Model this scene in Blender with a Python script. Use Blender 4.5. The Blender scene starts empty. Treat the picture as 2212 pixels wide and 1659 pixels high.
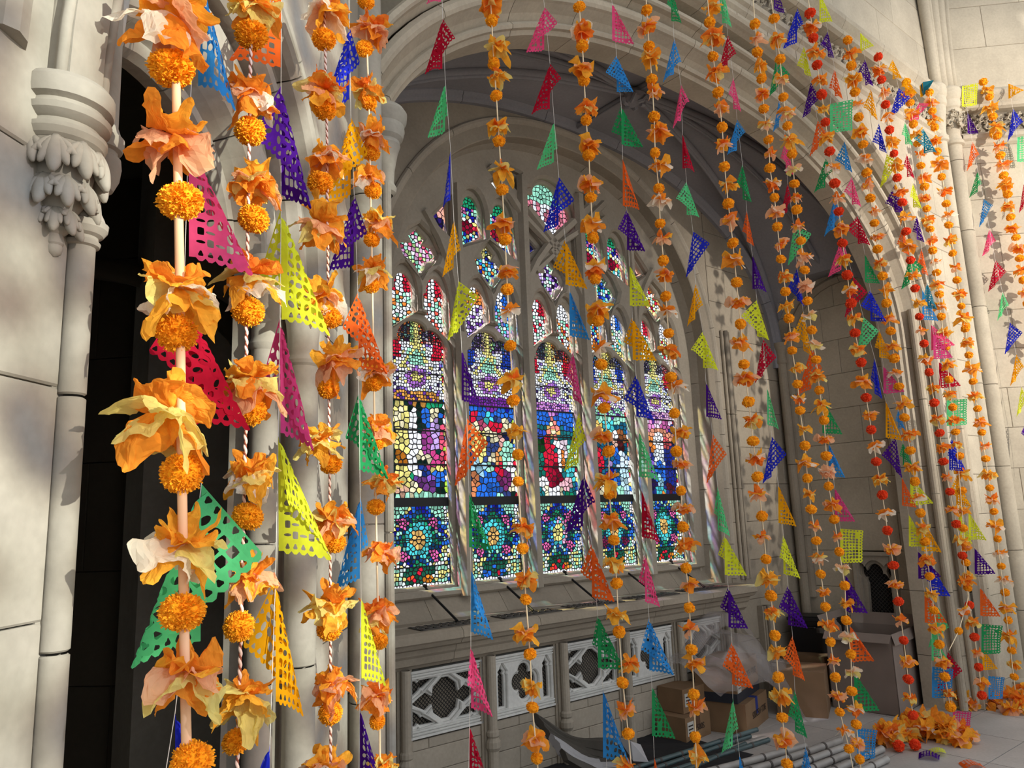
import bpy, bmesh, math, random
import numpy as np
from math import sin, cos, radians, pi, atan2, sqrt, tan
from mathutils import Matrix, Vector
random.seed(7); np.random.seed(7)
S = bpy.context.scene; COL = S.collection
# ------------------------------------------------------------------ camera
F, CX, CY = 1620., 1106., 829.5
PITCH, ROLL, H = radians(10.0), radians(2.1), 1.75
f0 = np.array([0, cos(PITCH), sin(PITCH)]); u0 = np.array([0, -sin(PITCH), cos(PITCH)]); r0 = np.array([1., 0, 0])
RT = r0*cos(ROLL) - u0*sin(ROLL); UP = u0*cos(ROLL) + r0*sin(ROLL); CAM = np.array([0, 0, H])
cam = bpy.data.cameras.new('camera'); co = bpy.data.objects.new('camera', cam); COL.objects.link(co)
cam.sensor_width = 36; cam.sensor_fit = 'HORIZONTAL'; cam.lens = 36*F/2212; cam.clip_start = .05; cam.clip_end = 200
co.matrix_world = Matrix(((RT[0], UP[0], -f0[0], 0), (RT[1], UP[1], -f0[1], 0), (RT[2], UP[2], -f0[2], H), (0, 0, 0, 1)))
S.camera = co
# ------------------------------------------------------------------ light
w = bpy.data.worlds.new('sky'); S.world = w; w.use_nodes = True
bg = w.node_tree.nodes['Background']; bg.inputs[0].default_value = (.93, .97, 1.0, 1); bg.inputs[1].default_value = .9
def spot(name, loc, tgt, energy, size, blend, col, radius):
    l = bpy.data.lights.new(name, 'SPOT'); l.energy = energy; l.spot_size = radians(size); l.spot_blend = blend
    l.color = col; l.shadow_soft_size = radius
    o = bpy.data.objects.new(name, l); COL.objects.link(o); o.location = loc
    o.rotation_euler = (Vector(tgt)-Vector(loc)).to_track_quat('-Z', 'Y').to_euler(); return l, o
spot('nave_floodlight', (7.2, .6, 4.4), (4.1, 6.6, 3.7), 1750, 50, .75, (1, .92, .80), .06)
ld, lo_ = spot('stained_light', (4.2, -1.6, 3.4), (-.65, 1.05, 2.1), 2000, 40, .7, (1, .99, .95), .03)   # daylight through the stained glass across the nave
ld.use_nodes = True; nt = ld.node_tree; em = nt.nodes['Emission']; tc = nt.nodes.new('ShaderNodeTexCoord'); nz = nt.nodes.new('ShaderNodeTexNoise'); nz.inputs['Scale'].default_value = 44; nz.inputs['Detail'].default_value = .6
cr = nt.nodes.new('ShaderNodeValToRGB'); el = cr.color_ramp.elements; el[0].position = .34; el[0].color = (.08, .11, .17, 1); el[1].position = .62; el[1].color = (1, 1, .93, 1); e = el.new(.45); e.color = (.26, .17, .12, 1); e = el.new(.56); e.color = (.8, .82, .72, 1)
nt.links.new(tc.outputs['Normal'], nz.inputs['Vector']); nt.links.new(nz.outputs[0], cr.inputs[0]); nt.links.new(cr.outputs[0], em.inputs[0])
sun = bpy.data.lights.new('sun', 'SUN'); sun.energy = 20.0; sun.angle = radians(2.5); sun.color = (1, .96, .9)
so = bpy.data.objects.new('sun', sun); COL.objects.link(so)
S.view_settings.view_transform = 'Standard'; S.view_settings.look = 'None'; S.view_settings.gamma = 1
S.view_settings.exposure = 0.36; S.view_settings.use_curve_mapping = False
# ------------------------------------------------------------------ frames
def ray(x, y): return f0 + RT*(x-CX)/F - UP*(y-CY)/F
def az(a): a = radians(a); return np.array([sin(a), cos(a), 0.])
class Wall:                                   # a vertical plane: t along, z up, o out towards the room
    def __init__(s, p, a):
        s.p = np.array([p[0], p[1], 0.]); s.d = az(a); s.n = np.array([s.d[1], -s.d[0], 0.]); s.a = a
        s.M = np.array([s.d, [0, 0, 1.], s.n]).T          # local (t, z, o) -> world
        s.m4 = Matrix([[*s.M[i], s.p[i]] for i in range(3)]+[[0, 0, 0, 1]])
    def w(s, t, z, o=0): return s.p+s.d*t+s.n*o+np.array([0, 0, z])
    def arr(s, P): return np.asarray(P, float) @ s.M.T + s.p
    def off(s, o): return Wall(s.w(0, 0, o), s.a)
    def hit(s, x, y):
        r = ray(x, y); k = ((s.p-CAM)@s.n)/(r@s.n); return CAM+r*k
A = Wall((-.44, 2.6), 51)                    # the big arch
W = Wall(A.w(4.7, 0, -1.306), 51)            # window wall of the chapel
G = W.off(-.25)                              # its glass
EW = Wall(A.w(4.7, 0), -39)                  # end wall of the chapel (faces left: room side is o<0)
R = Wall(A.w(5.5, 0), 96)                    # wall right of the arch
L = Wall((-.7039, 0), 6)                     # near left wall
FZ = .30
sdir = Vector(tuple(A.d*.66 + A.n*.24 + np.array([0, 0, -.72]))); so.rotation_euler = sdir.to_track_quat('-Z', 'Y').to_euler()
# ------------------------------------------------------------------ materials
def lin(h):
    h = h.lstrip('#'); c = [int(h[i:i+2], 16)/255 for i in (0, 2, 4)]
    return tuple(x/12.92 if x <= .04045 else ((x+.055)/1.055)**2.4 for x in c)
def newmat(name):
    m = bpy.data.materials.new(name); m.use_nodes = True; nt = m.node_tree
    for n in list(nt.nodes): nt.nodes.remove(n)
    out = nt.nodes.new('ShaderNodeOutputMaterial'); return m, nt, out
def stone(name, c1, c2, scale=3., rough=.9, bump=.15, fine=60.):
    m, nt, out = newmat(name); N = nt.nodes.new; K = nt.links.new
    b = N('ShaderNodeBsdfPrincipled'); b.inputs['Roughness'].default_value = rough
    tc = N('ShaderNodeTexCoord'); geo = N('ShaderNodeNewGeometry')
    n1 = N('ShaderNodeTexNoise'); n1.inputs['Scale'].default_value = scale; n1.inputs['Detail'].default_value = 5; n1.inputs['Roughness'].default_value = .6
    n2 = N('ShaderNodeTexNoise'); n2.inputs['Scale'].default_value = fine; n2.inputs['Detail'].default_value = 3
    mx = N('ShaderNodeMix'); mx.data_type = 'RGBA'; mx.inputs[6].default_value = (*lin(c1), 1); mx.inputs[7].default_value = (*lin(c2), 1)
    K(geo.outputs['Position'], n1.inputs['Vector']); K(geo.outputs['Position'], n2.inputs['Vector'])
    mr = N('ShaderNodeMapRange'); mr.inputs[1].default_value = .3; mr.inputs[2].default_value = .7; K(n1.outputs[0], mr.inputs[0]); K(mr.outputs[0], mx.inputs[0])
    rnd = N('ShaderNodeObjectInfo'); hs = N('ShaderNodeHueSaturation'); mr2 = N('ShaderNodeMapRange'); mr2.inputs[3].default_value = .93; mr2.inputs[4].default_value = 1.05
    K(rnd.outputs['Random'], mr2.inputs[0]); K(mr2.outputs[0], hs.inputs['Value']); K(mx.outputs[2], hs.inputs['Color'])
    m3 = N('ShaderNodeMix'); m3.data_type = 'RGBA'; m3.blend_type = 'MULTIPLY'; m3.inputs[0].default_value = .25
    K(hs.outputs[0], m3.inputs[6]); K(n2.outputs[0], m3.inputs[7]); K(m3.outputs[2], b.inputs['Base Color'])
    bp = N('ShaderNodeBump'); bp.inputs['Strength'].default_value = bump; bp.inputs['Distance'].default_value = .004; K(n2.outputs[0], bp.inputs['Height']); K(bp.outputs[0], b.inputs['Normal'])
    K(b.outputs[0], out.inputs[0]); return m
def plain(name, c, rough=.6, metal=0., noise=0., nscale=40., spec=.5):
    m, nt, out = newmat(name); N = nt.nodes.new; K = nt.links.new
    b = N('ShaderNodeBsdfPrincipled'); b.inputs['Roughness'].default_value = rough; b.inputs['Metallic'].default_value = metal
    b.inputs['Base Color'].default_value = (*lin(c), 1); b.inputs['Specular IOR Level'].default_value = spec
    if noise:
        geo = N('ShaderNodeNewGeometry'); n1 = N('ShaderNodeTexNoise'); n1.inputs['Scale'].default_value = nscale; K(geo.outputs['Position'], n1.inputs['Vector'])
        hs = N('ShaderNodeHueSaturation'); mr = N('ShaderNodeMapRange'); mr.inputs[1].default_value = .3; mr.inputs[2].default_value = .7; mr.inputs[3].default_value = 1-noise; mr.inputs[4].default_value = 1+noise
        K(n1.outputs[0], mr.inputs[0]); K(mr.outputs[0], hs.inputs['Value']); hs.inputs['Color'].default_value = (*lin(c), 1); K(hs.outputs[0], b.inputs['Base Color'])
    K(b.outputs[0], out.inputs[0]); return m
def paper(name, c, trans=.45, noise=.08, rough=.7, alpha=1.):
    m, nt, out = newmat(name); N = nt.nodes.new; K = nt.links.new
    d = N('ShaderNodeBsdfDiffuse'); t = N('ShaderNodeBsdfTranslucent'); mx = N('ShaderNodeMixShader'); mx.inputs[0].default_value = trans
    geo = N('ShaderNodeNewGeometry'); n1 = N('ShaderNodeTexNoise'); n1.inputs['Scale'].default_value = 55; K(geo.outputs['Position'], n1.inputs['Vector'])
    hs = N('ShaderNodeHueSaturation'); mr = N('ShaderNodeMapRange'); mr.inputs[1].default_value = .3; mr.inputs[2].default_value = .7; mr.inputs[3].default_value = 1-noise; mr.inputs[4].default_value = 1+noise
    K(n1.outputs[0], mr.inputs[0]); K(mr.outputs[0], hs.inputs['Value']); hs.inputs['Color'].default_value = (*lin(c), 1)
    K(hs.outputs[0], d.inputs[0]); K(hs.outputs[0], t.inputs[0]); K(d.outputs[0], mx.inputs[1]); K(t.outputs[0], mx.inputs[2])
    last = mx.outputs[0]
    if alpha < 1:
        tr = N('ShaderNodeBsdfTransparent'); m2 = N('ShaderNodeMixShader'); m2.inputs[0].default_value = alpha; K(tr.outputs[0], m2.inputs[1]); K(last, m2.inputs[2]); last = m2.outputs[0]
    K(last, out.inputs[0]); return m
M = {}
M['stone'] = stone('limestone', 'a79d8c', 'c2b7a4', 2.2)
M['stoneL'] = stone('dimmed_limestone', '8d877d', 'aca69a', 3.2)  # left-hand stone: weaker ambient light is put into its darker colour
M['chapel'] = stone('chapel_limestone', '8f8577', 'a89d8c', 2.4)
M['chapel2'] = stone('window_stone', '9a9183', 'b0a697', 2.4)
M['web'] = stone('vault_web', '86868c', '99989f', 1.5)
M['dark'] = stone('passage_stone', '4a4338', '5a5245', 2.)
M['panel'] = stone('white_carved_panel', 'c9c9c6', 'dcdcd8', 6.)
M['floor'] = stone('stone_floor', 'a5a09c', 'bbb6b2', 1.8, .6)
M['mortar'] = plain('mortar', '847b6e', .95)
M['iron'] = plain('black_iron', '16171b', .5, .4)
M['lead'] = plain('lead_came', '08080a', .7)
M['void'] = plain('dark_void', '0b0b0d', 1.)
M['vent'] = plain('bronze_vent', '4d4945', .7, .2)
def glassmat():
    m, nt, out = newmat('stained_glass'); N = nt.nodes.new; K = nt.links.new
    at = N('ShaderNodeAttribute'); at.attribute_name = 'col'; at.attribute_type = 'GEOMETRY'; tr = N('ShaderNodeBsdfTransparent'); tl = N('ShaderNodeBsdfTranslucent')
    geo = N('ShaderNodeNewGeometry'); n1 = N('ShaderNodeTexNoise'); n1.inputs['Scale'].default_value = 90; K(geo.outputs['Position'], n1.inputs['Vector'])
    hs = N('ShaderNodeHueSaturation'); mr = N('ShaderNodeMapRange'); mr.inputs[1].default_value = .35; mr.inputs[2].default_value = .65; mr.inputs[3].default_value = .72; mr.inputs[4].default_value = 1.1
    K(n1.outputs[0], mr.inputs[0]); K(mr.outputs[0], hs.inputs['Value']); K(at.outputs['Color'], hs.inputs['Color'])
    K(hs.outputs[0], tr.inputs[0]); K(hs.outputs[0], tl.inputs[0]); mx = N('ShaderNodeMixShader'); mx.inputs[0].default_value = .12
    K(tr.outputs[0], mx.inputs[1]); K(tl.outputs[0], mx.inputs[2]); K(mx.outputs[0], out.inputs[0]); return m
M['glass'] = glassmat()
FC = dict(red='b81c36', pink='f0568a', orange='ee6a2c', yellow='f0a818', lime='dfe63c', green='2f9a5c', mint='5fd08a', blue='2b36c8', sky='3a90d8', purple='4a1b86', teal='2d7f98', magenta='d64a86')
for k, v in FC.items(): M['f_'+k] = paper('tissue_'+k, v, .42)
M['t_orange'] = paper('tissue_bright_orange', 'f8a03a', .45, .14); M['t_amber'] = paper('tissue_amber', 'fab640', .42, .14)
M['t_deep'] = paper('tissue_deep_orange', 'f68838', .42, .14); M['t_peach'] = paper('tissue_peach', 'f6bd92', .45, .06, alpha=.9)
M['t_white'] = paper('tissue_white', 'f3ead8', .45, .04, alpha=.88); M['t_lemon'] = paper('tissue_lemon', 'eedf86', .45, .06, alpha=.92)
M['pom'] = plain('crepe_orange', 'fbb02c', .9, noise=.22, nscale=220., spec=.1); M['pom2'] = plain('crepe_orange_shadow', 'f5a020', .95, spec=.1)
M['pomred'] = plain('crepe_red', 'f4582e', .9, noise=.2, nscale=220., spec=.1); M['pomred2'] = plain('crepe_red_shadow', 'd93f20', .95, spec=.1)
M['cord'] = plain('cream_cord', 'f0dcb8', .8); M['peach'] = plain('peach_cord', 'eebf94', .7); M['cordbr'] = plain('brown_cord', '8e4a33', .8); M['cordpk'] = plain('pink_cord', 'f0d2c4', .8)
M['thread'] = plain('white_thread', 'd9d5cf', .6)
M['card'] = plain('cardboard', '7c6146', .85, noise=.08, nscale=9.); M['card2'] = plain('greyish_cardboard', '7d7068', .85, noise=.06, nscale=9.)
M['cardin'] = plain('cardboard_inside', '7d5d3a', .9); M['tape'] = plain('brown_tape', '5a4334', .35); M['bluetape'] = plain('blue_tape', '23357e', .4); M['navy'] = plain('navy_band', '20242f', .6)
M['labelw'] = plain('white_label', 'b9b7b2', .6); M['ink'] = plain('ink', '2b211a', .7)
M['black'] = plain('black_plastic', '0e0e12', .45); M['blackcloth'] = plain('black_cloth', '17161a', .9); M['greycloth'] = plain('grey_cloth', '4e4a44', .8, noise=.08, nscale=20.)
M['greycloth2'] = plain('pale_grey_cloth', 'a6a5a8', .75, noise=.06, nscale=20.)
M['bamboo'] = plain('pale_bamboo', '9a9794', .45, noise=.12, nscale=12.); M['bamboot'] = plain('teal_bamboo', '44575a', .4, noise=.15, nscale=12.); M['bambood'] = plain('bamboo_node', '4c4744', .7)
M['lime'] = plain('green_plastic', '86a83a', .4)
def bagmat():
    m, nt, out = newmat('clear_plastic'); N = nt.nodes.new; K = nt.links.new
    tr = N('ShaderNodeBsdfTransparent'); g = N('ShaderNodeBsdfPrincipled'); g.inputs['Base Color'].default_value = (.42, .38, .37, 1); g.inputs['Roughness'].default_value = .18
    mx = N('ShaderNodeMixShader'); mx.inputs[0].default_value = .34; K(tr.outputs[0], mx.inputs[1]); K(g.outputs[0], mx.inputs[2]); K(mx.outputs[0], out.inputs[0]); return m
M['bag'] = bagmat()
# ------------------------------------------------------------------ mesh helpers
def mesh(name, V, Fs, mats=None, fm=None, smooth=False):
    me = bpy.data.meshes.new(name); me.from_pydata([tuple(map(float, v)) for v in V], [], [tuple(map(int, f)) for f in Fs])
    for m in (mats or []): me.materials.append(M[m] if isinstance(m, str) else m)
    if fm is not None: me.polygons.foreach_set('material_index', np.array(fm, dtype=np.int32))
    if smooth: me.polygons.foreach_set('use_smooth', np.ones(len(me.polygons), dtype=bool))
    me.update(); return me
def link(name, me, parent=None, loc=None, mat4=None):
    o = bpy.data.objects.new(name, me); COL.objects.link(o)
    if mat4 is not None: o.matrix_local = mat4
    if loc is not None: o.location = loc
    if parent is not None: o.parent = parent
    return o
def obj(name, V, Fs, mats, parent=None, fm=None, smooth=False, loc=None): return link(name, mesh(name, V, Fs, mats, fm, smooth), parent, loc)
def empty(name, loc):
    o = bpy.data.objects.new(name, None); COL.objects.link(o); o.location = loc; o.empty_display_size = .05; return o
def tag(o, label=None, cat=None, group=None, kind=None):
    for k, v in (('label', label), ('category', cat), ('group', group), ('kind', kind)):
        if v: o[k] = v
    return o
def struct(o, label=None): o['kind'] = 'structure'; return tag(o, label)
BOXF = [(0, 3, 2, 1), (4, 5, 6, 7), (0, 1, 5, 4), (1, 2, 6, 5), (2, 3, 7, 6), (3, 0, 4, 7)]
def boxV(a0, a1, b0, b1, c0, c1): return [(a0, b0, c0), (a1, b0, c0), (a1, b1, c0), (a0, b1, c0), (a0, b0, c1), (a1, b0, c1), (a1, b1, c1), (a0, b1, c1)]
class MB:
    def __init__(s): s.V = []; s.F = []; s.fm = []
    def add(s, V, Fs, m=0):
        n = len(s.V); s.V += [tuple(v) for v in V]; s.F += [tuple(i+n for i in f) for f in Fs]; s.fm += [m]*len(Fs)
    def box(s, a0, a1, b0, b1, c0, c1, m=0): s.add(boxV(a0, a1, b0, b1, c0, c1), BOXF, m)
    def tube(s, P, r, n=8, m=0, caps=True):
        P = np.asarray(P, float); T = np.gradient(P, axis=0); T /= np.linalg.norm(T, axis=1)[:, None]+1e-9
        ref = np.array([0, 0, 1.]) if abs(T[0][2]) < .9 else np.array([1., 0, 0]); rr = r if hasattr(r, '__len__') else [r]*len(P); V = []
        for p, t, q in zip(P, T, rr):
            x = np.cross(ref, t); x /= np.linalg.norm(x); y = np.cross(t, x)
            V += [p+q*(cos(2*pi*i/n)*x+sin(2*pi*i/n)*y) for i in range(n)]
        Fs = [(k*n+i, k*n+(i+1) % n, (k+1)*n+(i+1) % n, (k+1)*n+i) for k in range(len(P)-1) for i in range(n)]
        if caps: Fs += [tuple(range(n-1, -1, -1)), tuple((len(P)-1)*n+i for i in range(n))]
        s.add(V, Fs, m)
    def obj(s, name, mats, parent=None, wall=None, smooth=False, loc=None):
        V = wall.arr(s.V) if wall is not None else s.V
        return obj(name, V, s.F, mats, parent, s.fm, smooth, loc)
def lathe(prof, n=20, c=(0, 0), a0=0, a1=2*pi):   # prof [(r,z)]
    V = []; full = abs(a1-a0-2*pi) < 1e-6; k = n if full else n+1
    for r, z in prof:
        V += [(c[0]+r*cos(a0+(a1-a0)*i/n), c[1]+r*sin(a0+(a1-a0)*i/n), z) for i in range(k)]
    Fs = [(j*k+i, j*k+(i+1) % k, (j+1)*k+(i+1) % k, (j+1)*k+i) for j in range(len(prof)-1) for i in range(n)]
    return V, Fs
def poly_plate(name, outer, holes, wall, o0, o1, mat, parent=None, bevel=.004):
    """a plate with any (even overlapping) holes; chamfered front arris"""
    from mathutils.geometry import delaunay_2d_cdt
    vs = []; es = []
    for P in [outer]+list(holes):
        n = len(vs); vs += [Vector((p[0], p[1])) for p in P]; es += [(n+i, n+(i+1) % len(P)) for i in range(len(P))]
    V2, _, F2, _, _, _ = delaunay_2d_cdt(vs, es, [], 0, 1e-5)
    keep = []
    for f in F2:
        cx = sum(V2[i][0] for i in f)/len(f); cy = sum(V2[i][1] for i in f)/len(f)
        if inpoly(cx, cy, outer) and not any(inpoly(cx, cy, h) for h in holes): keep.append(tuple(f))
    ed = {}
    for f in keep:
        for i in range(len(f)): ed[(f[i], f[(i+1) % len(f)])] = 1
    bd = [e for e in ed if (e[1], e[0]) not in ed]; nv = len(V2); N = np.zeros((nv, 2))
    for a, b in bd:
        d = V2[b]-V2[a]; l = d.length+1e-9; n = np.array([-d[1]/l, d[0]/l]); N[a] += n; N[b] += n     # interior is to the left (ccw)
    L_ = np.linalg.norm(N, axis=1); N[L_ > 1e-6] /= L_[L_ > 1e-6][:, None]; b_ = min(bevel, (o1-o0)*.8)
    V = [(p[0], p[1], o0) for p in V2]+[(p[0], p[1], o1-b_) for p in V2]+[(p[0]+N[i][0]*b_, p[1]+N[i][1]*b_, o1) for i, p in enumerate(V2)]
    Fs = [tuple(i+2*nv for i in f) for f in keep]+[f[::-1] for f in keep]
    for a, b in bd: Fs += [(a, b, b+nv, a+nv), (a+nv, b+nv, b+2*nv, a+2*nv)]
    me = mesh(name, wall.arr(V), Fs, [mat]); return link(name, me, parent)
def inpoly(x, y, P):
    c = False; n = len(P); j = n-1
    for i in range(n):
        if (P[i][1] > y) != (P[j][1] > y) and x < (P[j][0]-P[i][0])*(y-P[i][1])/(P[j][1]-P[i][1])+P[i][0]: c = not c
        j = i
    return c
_bc = {}
def blockmesh(w_, h_, dep, mat):
    k = (round(w_, 3), round(h_, 3), round(dep, 3), mat)
    if k not in _bc:
        g = .0011; c = .003; V = boxV(g, w_-g, g, h_-g, -dep, -c)+[(g+c, g+c, 0), (w_-g-c, g+c, 0), (w_-g-c, h_-g-c, 0), (g+c, h_-g-c, 0)]
        Fs = [(0, 3, 2, 1), (0, 1, 5, 4), (1, 2, 6, 5), (2, 3, 7, 6), (3, 0, 4, 7), (8, 9, 10, 11), (4, 5, 9, 8), (5, 6, 10, 9), (6, 7, 11, 10), (7, 4, 8, 11)]
        _bc[k] = mesh('stone', V, Fs, [mat])
    return _bc[k]
def ashlar(wall, t0, t1, z0, z1, ch, bl, mat, parent, o=0, dep=.05, phase=0, zref=0, name='stone', flip=False, skip=None):
    """running-bond blocks, each an object"""
    rnd = random.Random(int(t0*100)+int(z0*10)+phase)
    k0 = math.ceil((z0-zref)/ch-1e-6); zs = [z0]+[zref+k*ch for k in range(k0, 400) if z0+.04 < zref+k*ch < z1-.04]+[z1]
    for i in range(len(zs)-1):
        x = t0-(bl*.5 if (i+phase) % 2 else 0)-rnd.choice([0, .06, .12]); cuts = [t0]
        while x < t1:
            x += bl
            if x > t0+.05 and x < t1-.05: cuts.append(x)
        cuts.append(t1)
        for a, b in zip(cuts[:-1], cuts[1:]):
            if skip and skip(a, b, zs[i], zs[i+1]): continue
            me = blockmesh(b-a, zs[i+1]-zs[i], dep, mat)
            if flip: mm = wall.m4 @ Matrix.Translation((b, zs[i], o)) @ Matrix.Rotation(pi, 4, 'Y')
            else: mm = wall.m4 @ Matrix.Translation((a, zs[i], o))
            link(name, me, parent, mat4=mm)
def arch4(c, hw, zs, za, n=24, z0=None, pw=2.3):
    P = [(c-hw*cos(pi*i/(2*n))if False else c+hw*(-1+2*i/(2*n)), 0) for i in range(2*n+1)]
    th = [pi*i/(2*n) for i in range(2*n+1)]; P = []
    for a in th:
        x = -cos(a); z = zs+(za-zs)*max(0, 1-abs(x)**pw)**.5; P.append((c+hw*x, z))
    if z0 is not None: P = [(c-hw, z0)]+P+[(c+hw, z0)]
    return P
def resample(P, ds):
    P = np.asarray(P, float); d = np.r_[0, np.cumsum(np.linalg.norm(np.diff(P, axis=0), axis=1))]; n = max(2, int(round(d[-1]/ds))+1)
    s = np.linspace(0, d[-1], n); return np.c_[np.interp(s, d, P[:, 0]), np.interp(s, d, P[:, 1])]
def sweep(P, prof, wall, name, mat, parent, seg=None, gap=.004, smooth=False):
    """profile (n outward, o) along path in wall plane; split in voussoirs of seg points"""
    P = np.asarray(P, float); T = np.gradient(P, axis=0); T /= np.linalg.norm(T, axis=1)[:, None]; Nn = np.c_[-T[:, 1], T[:, 0]]
    out = []; k = len(prof)
    def piece(a, b):
        V = []
        rows = list(range(a, b+1))
        for j in rows:
            p = P[j].copy()
            if seg and j == a and a > 0: p = p+(P[j+1]-P[j])/np.linalg.norm(P[j+1]-P[j])*gap/2
            if seg and j == b and b < len(P)-1: p = p-(P[j]-P[j-1])/np.linalg.norm(P[j]-P[j-1])*gap/2
            V += [(p[0]+Nn[j][0]*n_, p[1]+Nn[j][1]*n_, o_) for n_, o_ in prof]
        R_ = len(rows)
        Fs = [(r*k+i, r*k+i+1, (r+1)*k+i+1, (r+1)*k+i) for r in range(R_-1) for i in range(k-1)]
        Fs += [tuple(range(k)), tuple((R_-1)*k+i for i in range(k-1, -1, -1))]
        o = obj(name, wall.arr(V), Fs, [mat], parent); out.append(o)
    if not seg: piece(0, len(P)-1)
    else:
        idx = list(range(0, len(P)-1, seg))+[len(P)-1]
        if len(idx) > 2 and idx[-1]-idx[-2] < seg/2: idx.pop(-2)
        for a, b in zip(idx[:-1], idx[1:]): piece(a, b)
    return out
def root(name, label=None):
    o = empty(name, (0, 0, 0)); struct(o, label); return o
# ================================================================== SETTING
# floor tiles
fl = MB(); fl.box(-6, 12, -5, 14, FZ-.2, FZ-.012); floor_o = fl.obj('floor', ['mortar']); struct(floor_o, 'smooth grey stone floor slabs')
def slab(wall, t0, t1, o0, o1, n=0):
    pass
tile = {}
for i in range(-1, 12):
    for j in range(-6, 6):
        t0, o0 = i*.55-.3, j*.42
        p = A.w(t0, 0, o0)
        if not (-1.9 < o0 < 1.9): continue
        if 'm' not in tile:
            g = .003; tile['m'] = mesh('slab', boxV(g, .55-g, -.012, 0, g, .42-g), BOXF, ['floor'])
        link('slab', tile['m'], floor_o, mat4=A.m4 @ Matrix.Translation((t0, FZ, o0)))
# --- big arch wall
wa = root('wall_arcade', 'pale limestone wall pierced by the wide moulded arch')
AC, AHW = 2.28, 2.25
PA = resample(arch4(AC, AHW, 3.0, 4.30, 40, FZ), .09)
prof_in = [(0, -.34), (0, -.20), (.018, -.185), (.02, -.165), (.035, -.155), (.05, -.165), (.06, -.18), (.085, -.15), (.11, -.10), (.115, -.085), (.13, -.075), (.15, -.07), (.17, -.085), (.175, -.34)]
prof_out = [(.178, -.34), (.178, -.10), (.20, -.06), (.205, -.03), (.215, -.02), (.235, -.02), (.245, -.04), (.25, -.19), (.315, -.19), (.32, -.03), (.33, -.005), (.335, .012), (.345, .035), (.365, .045), (.385, .03), (.39, .0), (.39, -.34)]
arch1 = root('arch_inner_order'); sweep(PA, prof_in, A, 'voussoir', 'stone', arch1, 5)
arch1.name = 'trim_1'; arch2 = root('trim_2'); sweep(PA, prof_out, A, 'voussoir', 'stone', arch2, 6)
arch1['label'] = 'inner moulded order of the wide stone arch'; arch2['label'] = 'outer moulded order of the wide stone arch'
def arch_z(t, off):   # outer edge height of the arch ring at t
    P = np.array(PA); T = np.gradient(P, axis=0); T /= np.linalg.norm(T, axis=1)[:, None]; Q = P+np.c_[-T[:, 1], T[:, 0]]*off
    Q = Q[(P[:, 1] > 3.0)]; i = np.argsort(Q[:, 0]); return float(np.interp(t, Q[i, 0], Q[i, 1]))
lo, hi = AC-AHW-.39, AC+AHW+.39
tt = [lo-.0]+[AC+(k-8.5)*.33 for k in range(18) if lo+.1 < AC+(k-8.5)*.33 < hi-.1]+[hi]
for a, b in zip(tt[:-1], tt[1:]):
    nn = 6; g = .003; xs = np.linspace(a+g, b-g, nn); bot = [(x, max(3.0, arch_z(x, .385))) for x in xs]
    if min(z for _, z in bot) > 4.73: continue
    zmid = 4.74
    poly = bot+[(b-g, zmid), (a+g, zmid)]
    V = [(x, z, -.3) for x, z in poly]+[(x, z, 0) for x, z in poly]; k = len(poly)
    obj('stone', A.arr(V), [tuple(range(k, 2*k)), tuple(range(k-1, -1, -1))]+[(i, (i+1) % k, k+(i+1) % k, k+i) for i in range(k)], ['stone'], wa)
ashlar(A, hi, 5.42, FZ, 4.74, .30, .42, 'stone', wa, 0, .3, zref=1.34)
ashlar(A, -.14, lo+.02 if lo > -.14 else -.13, FZ, 4.74, .30, .4, 'stone', wa, 0, .3, zref=1.34) if lo > -.1 else None
bk = MB(); bk.box(-3, 5.6, 4.72, 7.8, -.34, -.06); bk.obj('backing', ['mortar'], wa, A)
ashlar(A, -.6, 5.35, 5.27, 7.5, .36, .72, 'stone', wa, 0, .06, zref=5.27)
# string course with carved frieze
sc = root('trim_3', 'stone string course with pierced leaf frieze above the arch')
def course(wall, t0, t1, prof, name, mat, parent, step=.6):
    n = max(1, int(round((t1-t0)/step))); g = .0015
    for i in range(n):
        a = t0+(t1-t0)*i/n+g; b = t0+(t1-t0)*(i+1)/n-g; V = [(a, z, o) for z, o in prof]+[(b, z, o) for z, o in prof]; k = len(prof)
        obj(name, wall.arr(V), [(j, (j+1) % k, k+(j+1) % k, k+j) for j in range(k)]+[tuple(range(k-1, -1, -1)), tuple(range(k, 2*k))], [mat], parent)
low = [(4.74, -.05), (4.74, .0), (4.76, .02), (4.785, .025), (4.80, .045), (4.83, .05), (4.845, .035), (4.86, .02), (4.87, -.05)]
top = [(5.06, -.05), (5.06, .03), (5.075, .055), (5.10, .06), (5.12, .05), (5.14, .065), (5.17, .085), (5.20, .09), (5.22, .08), (5.27, .01), (5.27, -.05)]
for wl, a, b in ((A, .2, 5.45), (R, .12, 1.6)):
    course(wl, a, b, low, 'moulding', 'stone', sc); course(wl, a, b, top, 'moulding', 'stone', sc)
    m_ = MB(); m_.box(a, b, 4.86, 5.07, -.06, -.045); m_.obj('frieze_ground', ['mortar'], sc, wl)
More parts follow.
